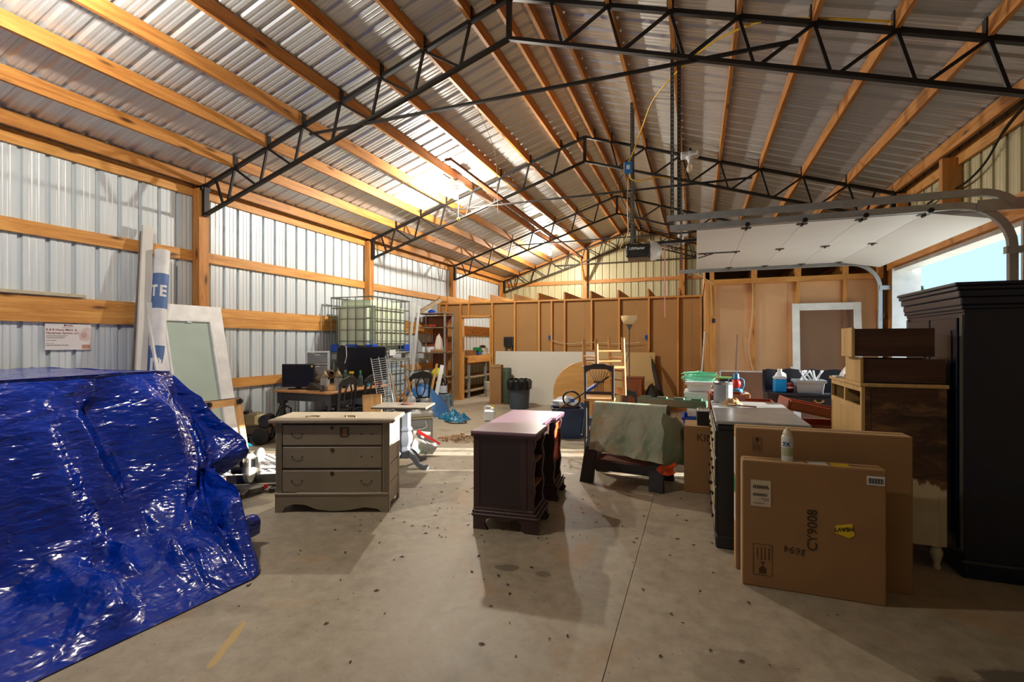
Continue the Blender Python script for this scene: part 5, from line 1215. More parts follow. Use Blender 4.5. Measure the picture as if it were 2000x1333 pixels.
# ------------------------------------------------------------------ between the chest and the desk
GPED = plain('grey_pedestal_paint', (112, 116, 124), .4, 0, .08, 4)
pt = thing('pedestal_table', 'grey pedestal side table with a worn top behind the taupe chest', 'table', (-3.33, 5.08, 0), .3)
MB().bx(-.33, .33, -.24, .24, .715, .74).build('table_top', plain('dusty_grey_top', (120, 112, 98), .5, 0, .25, 9), pt, bevel=.006)
MB().bx(-.09, .09, -.09, .09, .68, .715).build('top_block', GPED, pt)
MB().lathe([(.085, .18), (.095, .20), (.075, .24), (.105, .30), (.11, .36), (.09, .42), (.105, .44), (.105, .46), (.085, .48), (.085, .66), (.095, .68)], n=8).build('column', GPED, pt, smooth=30)
MB().bx(-.07, .07, -.07, .07, .10, .19).build('column_block', GPED, pt)
for k in range(4):
    R = Matrix.Rotation(k * PI / 2 - .5, 3, 'Z')
    MB().prism([(.03, .12), (.03, .20), (.10, .20), (.18, .15), (.26, .07), (.34, .05), (.37, .06), (.39, .03), (.38, .0), (.30, .0), (.22, .02), (.14, .09), (.08, .12)], lambda p, z, s: R @ Vector((p, s, z)), -.022, .022).build('leg', GPED, pt, bevel=.004)
for x, y, l in ((-.1, .05, 'rust coloured lid lying on the grey pedestal table'),):
    lb_ = thing('rusty_disc', l, 'lid', (-3.32, 5.14, .74)); MB().lathe([(.075, 0), (.08, .01), (.06, .016), (.0001, .016)], n=18).build('lid', plain('rust_brown', (96, 50, 40), .6), lb_)
SILV = plain('silver_grey_plastic', (168, 176, 184), .3, .2, .15, 4)
cl = thing('cooler', 'silver grey cooler chest with a paint can on its lid', 'cooler', (-4.02, 6.42, 0), math.radians(44))
MB().bx(-.24, .24, -.19, .19, 0, .36).build('body', SILV, cl, bevel=.025); MB().bx(-.25, .25, -.20, .20, .375, .47).build('lid', plain('cooler_lid', (206, 206, 204), .3, .1, .1, 4), cl, bevel=.03); MB().bx(-.245, .245, -.195, .195, .358, .378).build('seal', plain('cream_seal', (216, 204, 160), .5), cl)
MB().tube([(-.12, -.20, .33), (-.14, -.22, .24), (-.06, -.23, .21), (.06, -.23, .21), (.14, -.22, .24), (.12, -.20, .33)], .012, 6).build('handle', WHITEP, cl, smooth=60)
paint_can('plain tin paint can standing on the silver cooler', (-3.86, 6.48, .47), .08, .17, plain('bright_tin', (190, 192, 192), .3, .85))
bottle('clear one gallon water jug with blue base behind the pedestal table', (-4.02, 6.33, .472), .065, .27, CLEARP, WHITEP, .3, 'water_jug', 'jugs', band=None)
bg = thing('feed_bag', 'red and white printed paper bag leaning beside the pedestal table', 'bag', (-3.42, 5.62, 0), rot=(0, .0, .5))
MB().grid(lambda u, v: Vector((.30 * (u - .5) + .10 * v, .05 * math.sin(u * PI) * (1 - v) + .02 * noise.noise(Vector((u * 4, v * 4, 1))), .34 * v * (1 - .55 * u) + .004)), 14, 14).build('bag', plain('white_paper', (226, 226, 220), .5), bg, smooth=70, fix=False)
MB().grid(lambda u, v: Vector((.30 * (u - .5) + .10 * (1 + .0), -.012 + .05 * math.sin(u * PI) * .1 - .0 * v, (.34 * (1 - .55 * u)) * (.86 + .16 * v) + .004)), 14, 3).build('red_band', REDP, bg, smooth=70, fix=False)
text('free', .09, GRNP, bg, (-.06, -.045, .06), (PI / 2, .35, 0), depth=.0006)
tag(MB().bx(-.12, .12, -.006, .006, 0, .26).build('tile', plain('cream_tile', (220, 206, 190), .5), None, (-3.60, 5.88, 0), (-.2, .12, .5)), 'cream square tile leaning behind the printed bag', 'tile', None)
# lattice and offcuts on the floor
lt = thing('lattice_panel', 'white diagonal lattice panel lying on the floor behind the miter saw', 'lattice', (-4.75, 4.55, 0), .35)
for k in range(-7, 8):
    o = k * .12
    a, b_ = max(-.5, o - .55), min(.5, o + .55)
    if b_ - a > .1:
        MB().bar((a, a - o, .006), (b_, b_ - o, .006), .035, .006).build('slat', WHITE, lt); MB().bar((a, -(a - o), .012), (b_, -(b_ - o), .012), .035, .006).build('slat', WHITE, lt)
board('white offcut board lying on the floor beside the lattice', (-4.65, 4.05, .02), (-3.95, 4.42, .02), .12, .02, WHITE, (0, 0, 1)); board('long pale offcut lying across the lattice', (-5.0, 4.2, .035), (-3.9, 4.75, .035), .05, .02, GREYTRIM, (0, 0, 1))
# miter saw
ms = thing('miter_saw', 'compound miter saw with a clear blade guard on the floor beside the tarp', 'saw', (-4.17, 3.62, 0), math.radians(30))
ALU = plain('cast_aluminium', (112, 108, 100), .45, .6, .1, 9); DKM = plain('dark_saw_metal', (58, 56, 54), .45, .3)
MB().lathe([(.15, .03), (.15, .07), (.14, .075), (.0001, .075)], (0, 0, 0), 28).build('turntable', ALU, ms, smooth=40)
MB().bx(-.25, .25, .02, .12, .05, .08).build('base_wing', ALU, ms, bevel=.006)
for x in (-.22, .22): MB().bx(x - .03, x + .03, -.05, .13, 0, .05).build('foot', DKM, ms, bevel=.006)
MB().bx(-.25, -.03, .08, .10, .08, .155).build('fence', ALU, ms); MB().bx(.03, .25, .08, .10, .08, .155).build('fence', ALU, ms)
MB().bx(-.035, .035, -.30, -.1, .03, .07).build('miter_arm', DKM, ms, bevel=.006); MB().cyl((0, -.36, .05), (0, -.27, .05), .022, n=12).build('miter_knob', BLACKP, ms)
MB().bx(-.03, .03, .1, .22, .05, .24).build('pivot_post', ALU, ms, bevel=.01); MB().bar((0, .18, .22), (0, -.02, .30), .06, .05).build('head_arm', DKM, ms)
MB().cyl((-.16, .02, .24), (-.03, .02, .24), .055, n=16).build('motor', DKM, ms, smooth=40); MB().cyl((-.17, .02, .24), (-.155, .02, .24), .045, n=16).build('motor_cap', BLACKP, ms)
MB().cyl((-.0015, 0, .24), (.0015, 0, .24), .127, n=40).build('blade', CHROME, ms)
MB().lathe([(.02, -.02), (.14, -.02), (.142, 0), (.14, .02), (.02, .02)], (0, 0, .245), 26, (1, 0, 0)).build('clear_guard', glass_mat('guard_plastic', (235, 235, 215), .2, .55), ms, smooth=40)
MB().tube([(-.02, -.05, .36), (-.02, -.12, .40), (-.02, -.18, .36), (-.02, -.15, .30)], .018, 8).build('handle', BLACKP, ms, smooth=60); MB().bx(.02, .06, -.03, .05, .26, .34).build('label_plate', BLACKP, ms); MB().bx(.15, .18, -.06, -.03, .05, .09).build('clamp_knob', REDP, ms); MB().bx(-.30, -.24, -.03, .02, .05, .08).build('clamp_knob', REDP, ms)
MB().lathe([(.03, 0), (.055, .04), (.06, .10), (.03, .16)], (0, .2, .26), 12, (0, .6, .5)).build('dust_bag', plain('pale_dust_bag', (150, 150, 144), .8), ms, smooth=60)

# ------------------------------------------------------------------ far end before the partition
tag(MB().bx(0, 2.55, 0, .012, 0, 1.285).build('panel_sheet', plain('white_hardboard', (206, 202, 190), .5, 0, .03, 1), None, (-4.74, 11.24, 0), (-.09, 0, 0)), 'wide white sheet panel leaning on the far partition', 'panel', 'sheet panels leaning on the partition')
tag(MB().bx(0, 1.32, 0, .012, 0, 1.28).build('panel_sheet', plain('tan_hardboard', (196, 164, 108), .6, 0, .05, 1), None, (-2.19, 11.25, 0), (-.09, 0, 0)), 'tan sheet panel leaning on the far partition behind the floor lamp', 'panel', 'sheet panels leaning on the partition')
cbx = thing('tall_carton', 'tall narrow open cardboard carton by the doorway', 'box', (-4.72, 10.95, 0), .12)
for a in ((0, .28, 0, .006), (0, .28, .194, .20), (0, .006, 0, .2), (.274, .28, 0, .2)): MB().bx(a[0], a[1], a[2], a[3], 0, .95).build('wall_panel', CARD, cbx)
MB().bar((0, -.03, .93), (.28, -.03, .93), .09, .005, (0, 1, .4)).build('open_flap', CARDL, cbx); MB().bx(-.08, .5, -.1, .25, 0, .012).build('flat_base', CARD, cbx)
gt = thing('gas_cylinder', 'dark green upright tube between the tall carton and the bin', 'cylinder', (-4.30, 11.02, .013)); MB().lathe([(.10, 0), (.105, .01), (.105, .84), (.095, .87), (.0001, .87)], n=20).build('tube', plain('dark_green_metal', (62, 78, 62), .5), gt, smooth=40); MB().lathe([(.107, .80), (.107, .83)], n=20).build('rim', plain('rim_green', (80, 96, 80), .5), gt)
tcn = thing('trash_can', 'dark grey rubbish bin lined with a black bag', 'bin', (-3.77, 10.42, 0))
MB().lathe([(.20, 0), (.215, .01), (.255, .60), (.27, .61), (.27, .64)], n=28).build('bin', plain('slate_plastic', (60, 68, 80), .5), tcn, smooth=40)
MB().grid(lambda u, v: Vector(((lambda a, r: (r * math.cos(a), r * math.sin(a)))(u * 2 * PI, .285 + .012 * math.sin(u * 44) * v + (-.05 * max(0, v - .75) * 4)))).to_3d() + Vector((0, 0, .44 + .23 * v + .02 * noise.noise(Vector((math.cos(u * 6.28) * 3, math.sin(u * 6.28) * 3, v * 2))) * 2)), 60, 12, True).build('bin_liner', plain('black_film', (14, 14, 15), .22), tcn, smooth=80, fix=False)
jw = thing('jug', 'white plastic jug with a yellow cap on the open floor', 'jug', (-3.68, 8.52, 0), .2)
MB().bx(-.11, .11, -.07, .07, 0, .22).build('jug_body', WHITEP, jw, bevel=.03); MB().bx(.02, .10, -.05, .05, .2, .27).build('shoulder', WHITEP, jw, bevel=.02); MB().cyl((.07, 0, .27), (.07, 0, .30), .03, n=14).build('cap', YELP, jw)
MB().tube([(-.09, 0, .2), (-.09, 0, .27), (-.05, 0, .285), (.03, 0, .27)], .018, 8).build('handle', WHITEP, jw, smooth=60)
rt = thing('table_top_disc', 'round light wood table top standing on edge behind the stacked chairs', 'table top', (-1.93, 8.80, 0), rot=(-.13, 0, .12))
MB().lathe([(.565, -.014), (.575, -.008), (.575, .008), (.565, .014)], (0, 0, .577), 48, (0, 1, 0)).build('disc', wood('round_top_wood', (206, 158, 92), (180, 130, 66), 'X', .6, .4, False), rt); MB().bx(-.25, .25, .014, .05, .45, .53).build('batten', LIGHTW['X'], rt)
# blue tote bins with foil trays
def bin_(label, loc, rz, w, d, h, mat, lid=None, group='plastic storage bins'):
    t = thing('storage_bin', label, 'bin', loc, rz, group)
    vs = []
    for z, k in ((0, .86), (h, 1.0), (h, .95), (.01, .81)):
        for a, b_ in ((-1, -1), (1, -1), (1, 1), (-1, 1)): vs.append((a * w / 2 * k, b_ * d / 2 * k, z))
    fs = [(3, 2, 1, 0), (12, 13, 14, 15)] + [(k * 4 + i, k * 4 + (i + 1) % 4, k * 4 + 4 + (i + 1) % 4, k * 4 + 4 + i) for k in (0, 1, 2) for i in range(4)]
    MB().add(vs, fs).build('tub', mat, t, bevel=.006)
    for a in ((-w / 2 - .015, w / 2 + .015, -d / 2 - .015, -d / 2 + .004), (-w / 2 - .015, w / 2 + .015, d / 2 - .004, d / 2 + .015), (-w / 2 - .015, -w / 2 + .004, -d / 2, d / 2), (w / 2 - .004, w / 2 + .015, -d / 2, d / 2)): MB().bx(a[0], a[1], a[2], a[3], h - .03, h + .004).build('rim', mat, t)
    if lid: MB().bx(-w / 2 - .02, w / 2 + .02, -d / 2 - .02, d / 2 + .02, h + .002, h + .03).build('lid', lid, t, bevel=.008)
    return t
NAVY = plain('navy_tub', (40, 62, 96), .4)
bin_('navy blue storage tub with foil on top, left of the stacked chairs', (-1.92, 7.52, 0), .35, .46, .34, .47, NAVY)
bin_('second navy tub beside the first, with a white label', (-1.95, 8.05, 0), .35, .40, .30, .46, plain('blue_tub', (44, 84, 140), .4))
FOIL = plain('clear_packaging', (206, 214, 220), .2, .2, .2, 9); 
lump('packaging', 'clear plastic food packaging heaped on the navy tub', 'packaging', (-1.98, 7.62, .476), (.42, .26, .16), FOIL, 4, None, .6)
carton('small flat brown tray resting on the navy tub', (-2.0, 7.42, .476), (.26, .12, .03), .35, 'packaging on the tub')
st2 = copy_tree(ss, None, 'grey step stool standing behind the black counter chair', (-1.50, 7.80, 0), (0, 0, .3))
bottle('white bottle with a red label near the black counter chair', (-1.50, 7.76, .30), .04, .24, WHITEP, REDP, .5, band=REDP)
tm = thing('string_trimmer', 'string trimmer with a black loop handle and blue grip lying on the tub', 'trimmer', (0, 0, 0))
a, b_ = Vector((-2.02, 7.12, .44)), Vector((-1.20, 7.20, 1.00))
MB().cyl(a, b_, .013, n=8).build('shaft', BLACKP, tm); MB().cyl(a.lerp(b_, .56), a.lerp(b_, .78), .028, n=10).build('grip', BLUEP, tm)
cc = a.lerp(b_, .34); MB().tube([cc + Vector((.13 * math.cos(t) - .02, .03, .11 * math.sin(t) + .02)) for t in [2 * PI * k / 20 for k in range(20)]], .014, 8, True).build('loop_handle', BLACKP, tm, smooth=60); MB().box(cc, (.05, .05, .05)).build('clamp', BLUEP, tm)
# counter chair, upside-down chair, second chair
CHB = plain('chair_black', (44, 46, 50), .4)
def counter_chair(label, loc, rz, zs=.70, zt=1.19):
    t = thing('counter_chair', label, 'chair', loc, rz, 'black spindle-back chairs')
    for x in (-.185, .185):
        MB().tube([(x, .02, 0), (x, 0, zs), (x, .02, zs + .25), (x, .06, zt)], .020, 8).build('back_post', CHB, t, smooth=60)
        MB().cyl((x * 1.05, -.40, 0), (x, -.38, zs), .018, n=8).build('front_leg', CHB, t)
        MB().cyl((x, .01, zs * .4), (x, -.39, zs * .4), .012, n=8).build('stretcher', CHB, t)
    for z in (.2, .45): MB().cyl((-.185, -.39, zs * z * 1.2), (.185, -.39, zs * z * 1.2), .012, n=8).build('stretcher', CHB, t)
    MB().bx(-.21, .21, -.41, .02, zs - .01, zs + .03).build('seat', LIGHTW['X'], t, bevel=.01)
    MB().prism([(-.185, zt - .10), (-.20, zt - .01), (-.10, zt + .005), (-.07, zt + .02), (.07, zt + .02), (.10, zt + .005), (.20, zt - .01), (.185, zt - .10), (.10, zt - .055), (-.10, zt - .055)], lambda p, z, s: (p, s, z), .045, .07).build('crest', CHB, t)
    MB().bx(-.185, .185, .02, .04, zs + .09, zs + .13).build('lower_rail', CHB, t); MB().bx(-.07, .07, .03, .05, zs + .25, zs + .27).build('spindle_collar', CHB, t)
    for k in range(7):
        f = (k - 3) / 3
        MB().tube([(f * .06, .03, zs + .12), (f * .055, .04, zs + .26), (f * .13, .055, zt - .07)], .005, 5).build('spindle', CHB, t)
    return t
counter_chair('black spindle-back counter chair with a wood seat, at front of the chair pile', (-1.245, 6.66, 0), PI + .12)
counter_chair('second black spindle-back chair in the pile, lower, behind the sawhorse', (-1.00, 7.46, 0), PI - .35, .46, .78)
uc = thing('wooden_chair', 'light wood ladder-back chair turned upside down on the pile', 'chair', (-1.245, 6.90, 0), .70)
for y in (-.18, .18):
    MB().cyl((.22, y, 1.57), (.25, y, .76), .026, n=10).build('rear_post', LIGHTW['Z'], uc, smooth=50); MB().cyl((-.20, y, 1.55), (-.19, y, 1.15), .025, n=10).build('front_leg', LIGHTW['Z'], uc, smooth=50)
    for z in (1.38, 1.24): MB().cyl((-.2, y, z), (.22, y, z), .012, n=8).build('stretcher', LIGHTW['X'], uc)
for x, z in ((.23, 1.28), (.236, 1.10), (.24, .97), (-.2, 1.30)): MB().cyl((x, -.18, z), (x, .18, z), .016, n=8).build('rung', LIGHTW['Y'], uc)
MB().bx(-.22, .24, -.22, .22, 1.13, 1.17).build('seat', LIGHTW['X'], uc, bevel=.012); MB().bx(.235, .26, -.18, .18, .76, .86).build('back_slat', LIGHTW['Y'], uc)
# floor lamp
fl_ = thing('floor_lamp', 'floor lamp with an amber glass bowl shade before the far partition', 'lamp', (-1.10, 8.70, 0))
MB().lathe([(.13, 0), (.13, .015), (.04, .03), (.015, .05)], n=24).build('base', plain('pewter', (110, 106, 104), .35, .7), fl_, smooth=50); MB().cyl((0, 0, .03), (0, 0, 1.74), .011, n=10).build('pole', MATS['pewter'], fl_)
MB().lathe([(.012, 1.72), (.05, 1.80), (.055, 1.815)], n=18).build('cup', MATS['pewter'], fl_, smooth=50)
MB().lathe([(.045, 1.81), (.10, 1.84), (.135, 1.90), (.145, 1.965), (.140, 1.965), (.13, 1.90), (.095, 1.848), (.0001, 1.82)], n=28).build('lamp_shade', plain('amber_glass', (236, 208, 158), .35, 0, .06), fl_, smooth=60)
MB().tube([(0, 0, 1.35), (-.06, 0, 1.15), (-.08, 0, 1.08)], .008, 6).build('side_arm', MATS['pewter'], fl_); MB().bx(.02, .06, -.02, .02, 1.02, 1.09).build('switch', plain('pink_switch', (220, 170, 150), .5), fl_)
wc = thing('wood_cabinet', 'low reddish brown wood cabinet under the tan sheet panel', 'cabinet', (-1.48, 10.55, 0)); MB().bx(0, .42, 0, .40, 0, .74).build('body', OAKBR['Z'], wc, bevel=.006); MB().bx(-.01, .43, -.01, .41, .74, .76).build('top', OAKBR['X'], wc); MB().bx(.02, .40, -.012, 0, .05, .70).build('door', OAKBR['Z'], wc)
lo_ = thing('umbrella_bag', 'long dark bag leaning against the far partition', 'bag', (-.62, 10.75, 0)); MB().tube([(0, 0, .02), (-.12, .15, .45), (-.26, .40, .95), (-.31, .50, 1.12)], [.06, .07, .05, .02], 10).build('bag', plain('dark_brown_cloth', (52, 42, 34), .85), lo_, smooth=60); MB().cyl((-.31, .5, 1.10), (-.34, .54, 1.2), .008, n=6).build('tip', GALVD, lo_)
lump('bag', 'dark fabric heap beside the wood cabinet', 'bag', (-.86, 10.7, 0), (.36, .34, .6), plain('charcoal_cloth', (40, 36, 32), .9), 6)
lump('lampshade', 'upturned white lampshade cap beyond the upside-down chair', 'lamp shade', (-1.62, 9.9, 1.05), (.2, .2, .16), plain('shade_white', (206, 196, 170), .8), 1) if False else None

# ------------------------------------------------------------------ inside the far room, seen through the doorway
wbn = thing('workbench', 'timber workbench with shelves along the wall of the far room', 'workbench', (-6.38, 11.75, 0))
MB().bx(0, .70, 0, 3.6, 1.10, 1.14).build('bench_top', PINE['Y'], wbn); MB().bx(.66, .70, 0, 3.6, .95, 1.10).build('fascia', PINE['Y'], wbn)
for z in (.16, .53): MB().bx(0, .66, 0, 3.6, z, z + .03).build('shelf', plain('dusty_shelf', (150, 132, 104), .8), wbn)
for y in (.1, 1.2, 2.4, 3.5): MB().bx(.60, .66, y, y + .06, 0, 1.10).build('post', GALV, wbn)
bk = thing('bucket', 'pale plastic bucket on the floor of the far room', 'bucket', (-5.42, 12.55, 0)); MB().lathe([(.12, 0), (.125, .01), (.15, .36), (.16, .36), (.16, .40), (.0001, .40)], n=22).build('pail', plain('bucket_grey', (186, 182, 170), .5), bk, smooth=40); MB().tube([(.16 * math.cos(t), -.10 - .05 * math.sin(t), .36 - .2 * math.sin(t)) for t in [PI * k / 10 for k in range(11)]], .004, 5).build('bail', GALVD, bk)
carton('small brown carton on the workbench in the far room', (-6.0, 12.15, 1.14), (.25, .22, .14), 0, 'goods on the workbench')
for nm, lab, y, dims, mt in (('tool_case', 'green case on the workbench in the far room', 12.62, (.22, .18, .22), GRNP), ('parts_box', 'white box with a dark label on the workbench', 12.85, (.26, .3, .20), WHITEP), ('tape_case', 'blue case on the workbench in the far room', 12.42, (.26, .24, .08), BLUEP)):
    t = thing(nm, lab, 'case', (-5.98, y, 1.14), .1, 'goods on the workbench'); MB().bx(0, dims[0], 0, dims[1], 0, dims[2]).build('case', mt, t, bevel=.015); MB().bx(.05, dims[0] - .05, -.008, 0, dims[2] * .4, dims[2] * .6).build('latch', BLACKP, t)
lump('cap', 'dark cap lying on the white box in the far room', 'cap', (-5.85, 13.0, 1.34), (.2, .18, .08), plain('maroon_cloth', (90, 60, 60), .8), 2, 'goods on the workbench'); bottle('small yellow green bottle on the workbench', (-5.78, 13.1, 1.14), .04, .2, plain('lime_bottle', (170, 180, 60), .4), YELP, .5, group='goods on the workbench')

# ------------------------------------------------------------------ right-hand clutter behind the dresser
HAN = plain('mint_hanger_plastic', (120, 206, 170), .35)
bin_('blue tub under the white bins behind the cardboard box', (.03, 6.42, 0), 0, .36, .46, .60, BLUEP)
bin_('white lower storage bin under the mint hangers', (.03, 6.42, .607), 0, .30, .42, .27, WHITEP, WHITEP); bin_('white upper storage bin carrying the mint hangers', (.03, 6.42, .91), 0, .29, .42, .115, WHITEP)
for k in range(7):
    h = thing('clothes_hanger', ('lowest', 'second lowest', 'third lowest', 'middle', 'third highest', 'second highest', 'topmost')[k] + ' mint green plastic hanger in the heap on the white bins', 'hanger', (.03 + rnd.uniform(-.03, .03), 6.40 + rnd.uniform(-.04, .04), 1.035 + k * .016), rnd.uniform(-.4, .4), 'mint green hangers on the white bins')
    MB().tube([(-.2, -.03, 0), (-.02, .06, .004), (.02, .06, .004), (.2, -.03, 0), (.19, -.045, 0), (-.19, -.045, 0)], .006, 6, True).build('bar', HAN, h, smooth=60); MB().tube([(0, .06, .004), (0, .10, .006), (.02, .13, .01), (.05, .12, .012), (.05, .09, .01)], .004, 5).build('hook', HAN, h)
sbx = thing('metal_box', 'small black box with a pale top on the KIN carton', 'box', (.005, 5.25, .6635)); MB().bx(0, .115, 0, .16, 0, .14).build('box', BLACKP, sbx, bevel=.004); MB().bx(-.003, .118, -.003, .163, .14, .155).build('lid', WHITEP, sbx, bevel=.004)
for k in range(5): MB().cyl((.02 + k * .018, .05 + (k % 2) * .05, .155), (.028 + k * .018, .05 + (k % 2) * .05, .18), .006, n=6).build('bit', plain('brass_bits', (150, 120, 70), .4, .7), sbx)
RW = wood('red_drawer_wood', (150, 78, 46), (110, 50, 28), 'X', .8, .45, False)
drawer_box('reddish brown drawer resting on the KIN carton', (.15, 5.20, .664), 0, .33, .34, .13, RW, RW); drawer_box('upper reddish brown drawer stacked on the KIN carton', (.145, 5.22, .796), .04, .30, .32, .20, RW, RW)
for k in range(4): drawer_box('long reddish drawer in the low pile beside the black dresser, ' + ('bottom', 'second', 'third', 'fourth')[k] + ' of the pile', (.80, 5.05 + .01 * k, .19 * k), .03 * k, .50, .42, .188, RW, RW)
drawer_box('long reddish drawer tilted on top of the low pile beside the dresser', (.79, 5.08, .875), 0, .52, .38, .10, RW, RW, rot=(0, .20, .06))
drawer_box('small open reddish tray behind the black dresser', (.46, 5.66, .80), 0, .30, .30, .09, RW, RW); carton('plain carton under the small open tray behind the dresser', (.44, 5.64, 0), (.34, .34, .798), 0, 'cardboard cartons')
carton('plain brown carton carrying the blue lantern', (.22, 6.22, 0), (.36, .44, .90), 0, 'cardboard cartons')
ln = thing('lantern', 'blue hurricane lantern with a red globe behind the paint can', 'lantern', (.44, 6.36, .9035)); BL = plain('lantern_blue', (40, 120, 170), .4)
MB().lathe([(.07, 0), (.075, .01), (.07, .04), (.04, .055)], n=18).build('fount', BL, ln, smooth=50); MB().lathe([(.035, .055), (.055, .09), (.05, .13), (.03, .16)], n=18).build('globe', REDP, ln, smooth=60); MB().lathe([(.035, .16), (.04, .17), (.03, .19), (.032, .215), (.02, .23), (.0001, .232)], n=16).build('chimney', BL, ln, smooth=50)
for s in (-1, 1): MB().tube([(s * .06, 0, .03), (s * .085, 0, .09), (s * .08, 0, .15), (s * .03, 0, .18)], .009, 8).build('side_tube', BL, ln, smooth=60)
MB().bx(-.06, .09, -.07, .07, -.0, .006).build('blue_pad', BLUEP, ln)
gb_ = thing('radio_box', 'black and green appliance box beside the blue lantern', 'box', (.26, 6.52, .9035)); MB().bx(0, .15, 0, .12, 0, .16).build('box', BLACKP, gb_, bevel=.006); MB().bx(-.002, .152, -.002, .122, .15, .168).build('lid', plain('lime_lid', (120, 170, 90), .4), gb_)
# black hutch
hu = thing('hutch', 'small black hutch desk with gold pulls behind the reddish drawers', 'hutch', (.80, 6.62, 0)); HB_ = plain('hutch_black', (34, 38, 48), .4, 0, .15, 6); GOLD = plain('gold_pull', (206, 170, 96), .3, .8)
MB().bx(0, 1.10, 0, .46, .865, .89).build('counter', HB_, hu, bevel=.005)
for x in (0, 1.02): MB().bx(x, x + .08, .02, .10, 0, .74).build('leg', HB_, hu); MB().bx(x, x + .08, .36, .44, 0, .74).build('leg', HB_, hu)
MB().bx(.01, 1.09, .02, .45, .74, .866).build('drawer_case', HB_, hu)
for x0, x1 in ((.11, .30), (.33, .76), (.79, 1.0)):
    d = MB().bx(x0, x1, .005, .02, .755, .85).build('drawer', HB_, hu, bevel=.005); xc = (x0 + x1) / 2
    MB().tube([(xc - .04, -.003, .81), (xc - .02, -.012, .795), (xc + .02, -.012, .795), (xc + .04, -.003, .81)], .006, 6).build('pull', GOLD, d)
    for s in (-.04, .04): MB().lathe([(.016, 0), (.014, .004), (.0001, .006)], (xc + s, .005, .812), 8, (0, -1, 0)).build('pull_plate', GOLD, d)
MB().bx(0, 1.10, .42, .45, .89, 1.13).build('back_board', HB_, hu)
MB().prism([(0, 1.13), (.05, 1.16), (.2, 1.15), (.3, 1.17), (.45, 1.15), (.55, 1.17), (.65, 1.15), (.8, 1.17), (.9, 1.15), (1.05, 1.16), (1.10, 1.13)], lambda p, z, s: (p, s, z), .41, .45).build('shaped_crest', HB_, hu)
for x in (0, 1.08): MB().prism([(.03, .89), (.30, .89), (.34, .93), (.42, 1.15), (.45, 1.15), (.45, .89)], lambda p, z, s: (s, p, z), x, x + .02).build('shaped_side', HB_, hu)
bj = thing('washer_fluid_jug', 'clear jug half full of bright blue fluid on the black hutch', 'jug', (.955, 6.76, .89), .1)
MB().bx(-.068, .068, -.05, .05, 0, .16).build('fluid', plain('bright_blue_fluid', (30, 150, 230), .15, 0, .05), bj, bevel=.012); MB().bx(-.069, .069, -.051, .051, .16, .195).build('jug_body', CLEARP, bj, bevel=.01)
MB().lathe([(.062, .19), (.045, .225), (.022, .255), (.022, .265)], n=14).build('shoulder', CLEARP, bj, smooth=60); MB().cyl((0, 0, .262), (0, 0, .282), .026, n=12).build('cap', WHITEP, bj); MB().tube([(.03, 0, .24), (.06, 0, .22), (.065, 0, .18)], .012, 6).build('handle', CLEARP, bj)
rb = thing('ball', 'red toy ball between the blue jug and the grey bin', 'ball', (1.065, 6.80, .89)); MB().lathe([(.0001, 0)] + [(.06 * math.sin(PI * k / 10), .06 - .06 * math.cos(PI * k / 10)) for k in range(1, 10)] + [(.0001, .12)], n=20).build('shell', plain('dark_red_ball', (150, 26, 36), .3), rb, smooth=60); MB().lathe([(.0602, .05), (.0604, .06), (.0602, .07)], n=20).build('stripe', WHITEP, rb)
bin_('grey bin full of white plastic hangers on the black hutch', (1.27, 6.80, .89), 0, .30, .26, .155, plain('grey_bin_plastic', (150, 158, 162), .4))
for k in range(9):
    h = thing('clothes_hanger', ('leftmost', 'second from left', 'third from left', 'fourth from left', 'middle', 'fourth from right', 'third from right', 'second from right', 'rightmost')[k] + ' white plastic hanger sticking up from the grey bin', 'hanger', (1.16 + k * .027, 6.76 + (k % 3) * .03, .93), 0, 'white hangers in the grey bin')
    MB().tube([(0, 0, .0), (rnd.uniform(-.05, .05), rnd.uniform(-.02, .02), .12), (rnd.uniform(-.10, .10), rnd.uniform(-.03, .03), .23)], .010, 6).build('bar', WHITEP, h)
# white framed screen, sticks
sf = thing('screen_frame', 'white framed screen door standing against the tan partition', 'screen door', (1.40, 8.56, 0), rot=(-.07, 0, 0))
for x0, x1, z0, z1 in ((0, .10, 0, 2.11), (.81, .91, 0, 2.11), (.10, .81, 2.0, 2.11), (.10, .81, 0, .2), (.10, .81, .95, 1.02)):
    MB().bx(x0, x1, -.03, 0, z0, z1).build('frame_rail' if z1 - z0 < .5 else 'frame_stile', WHITE, sf, bevel=.003)
MB().bx(.10, .81, -.016, -.014, .2, 2.0).build('screen_mesh', glass_mat('screen_mesh', (110, 84, 72), .8, .35), sf); MB().bx(-.03, 0, -.035, -.01, 1.05, 1.12).build('latch', WHITEP, sf)
for nm, lab, a, b_, r, mt in (('broom_handle', 'worn wooden broom handle leaning on the tan partition', (.53, 8.30, 0), (.615, 8.70, 1.62), .014, plain('grey_wood_handle', (150, 120, 100), .6)), ('white_stick', 'thin white stick leaning on the partition corner stud', (.02, 8.42, 0), (.125, 8.74, 1.68), .009, WHITE)):
    t = thing(nm, lab, 'stick', a, 0); MB().cyl((0, 0, 0), Vector(b_) - Vector(a), r, n=8).build('shaft', mt, t, smooth=50); MB().box((0, 0, .03), (.20, .06, .06)).build('foot', CARD, t) if nm == 'broom_handle' else MB().cyl((0, 0, 0), (0, 0, .03), r * 1.6, n=8).build('tip', BLACKM, t)
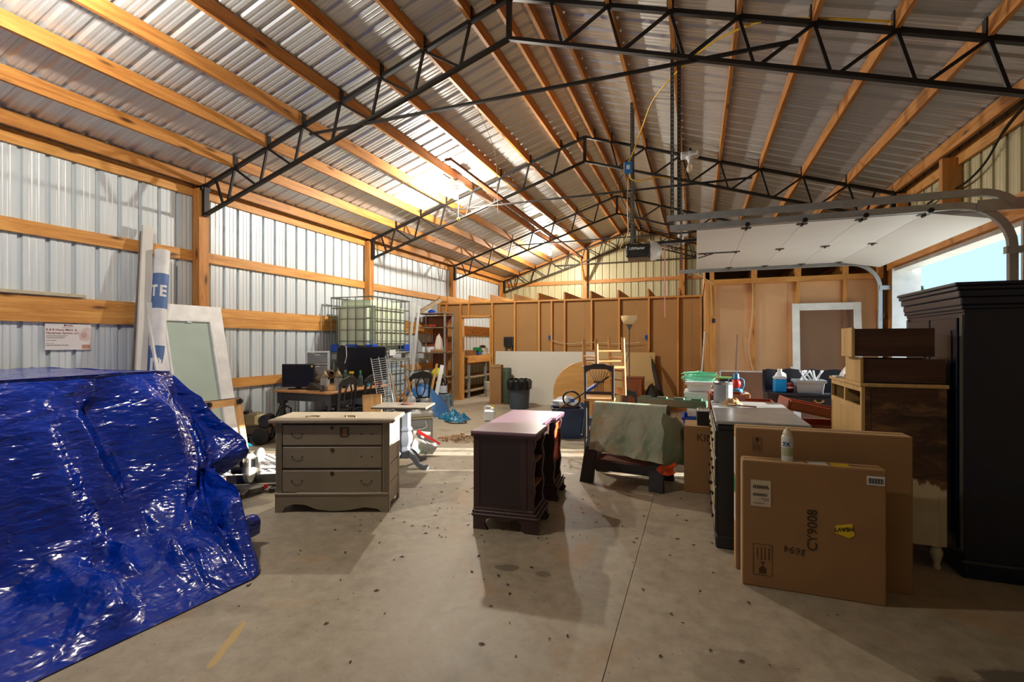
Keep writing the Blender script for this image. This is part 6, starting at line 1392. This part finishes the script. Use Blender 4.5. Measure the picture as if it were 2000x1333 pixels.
wp = thing('edged_board', 'brown board with a white top edge behind the blue lantern', 'panel', (.32, 7.55, 0), rot=(-.05, 0, 0)); MB().bx(0, .62, 0, .02, 0, 1.08).build('board', plain('mauve_board', (140, 104, 84), .7), wp); MB().bx(-.01, .63, -.004, .024, 1.08, 1.10).build('edge_strip', WHITE, wp); MB().bx(-.01, .01, -.004, .024, .9, 1.08).build('edge_strip', WHITE, wp)
cable('white wire hanging on the near corner stud', [(.225, YB - .016, 2.45), (.235, YB - .02, 2.2), (.245, YB - .02, 1.95)], CABLE, .006)

# ------------------------------------------------------------------ litter on the slab
dm = MB(); r = random.Random(11)
for i in range(300):
    x = r.uniform(-3.2, 1.2); y = r.uniform(1.5, 6.5)
    if r.random() < .5: x = r.gauss(-1.9, .8); y = r.gauss(4.2, 1.0)
    s = r.uniform(.006, .022); a = r.uniform(0, 6.28); c_, s_ = math.cos(a) * s, math.sin(a) * s
    dm.add([(x - c_, y - s_, .002), (x + s_ * .4, y - c_ * .4, .005), (x + c_, y + s_, .003), (x - s_ * .4, y + c_ * .4, .007)], [(0, 1, 2, 3)])
de = dm.build('leaf_litter', plain('dry_leaf', (70, 54, 34), .9, 0, .4, 3), fix=False); tag(de, 'dry leaf bits and dirt crumbs scattered over the slab', 'litter', None, 'stuff')
dm = MB()
for i in range(420):
    a = r.uniform(0, 6.28); q_ = r.random() ** .6 * .30; x = -3.38 + math.cos(a) * q_ * 1.3; y = 6.72 + math.sin(a) * q_ * .8; z = .005 + (.30 - q_) * .30 * r.random(); s = r.uniform(.015, .035)
    u = Vector((r.uniform(-1, 1), r.uniform(-1, 1), r.uniform(-.4, .4))).normalized() * s; w = Vector((r.uniform(-1, 1), r.uniform(-1, 1), r.uniform(-.4, .6))).normalized() * s * .5; p = Vector((x, y, z + .01))
    dm.add([p - u, p + w, p + u, p - w], [(0, 1, 2, 3)])
tag(dm.build('leaf_pile', plain('tan_leaf', (176, 140, 100), .8, 0, .4, 3), fix=False), 'small pile of dry leaves swept together behind the desk', 'leaves', None, 'stuff')
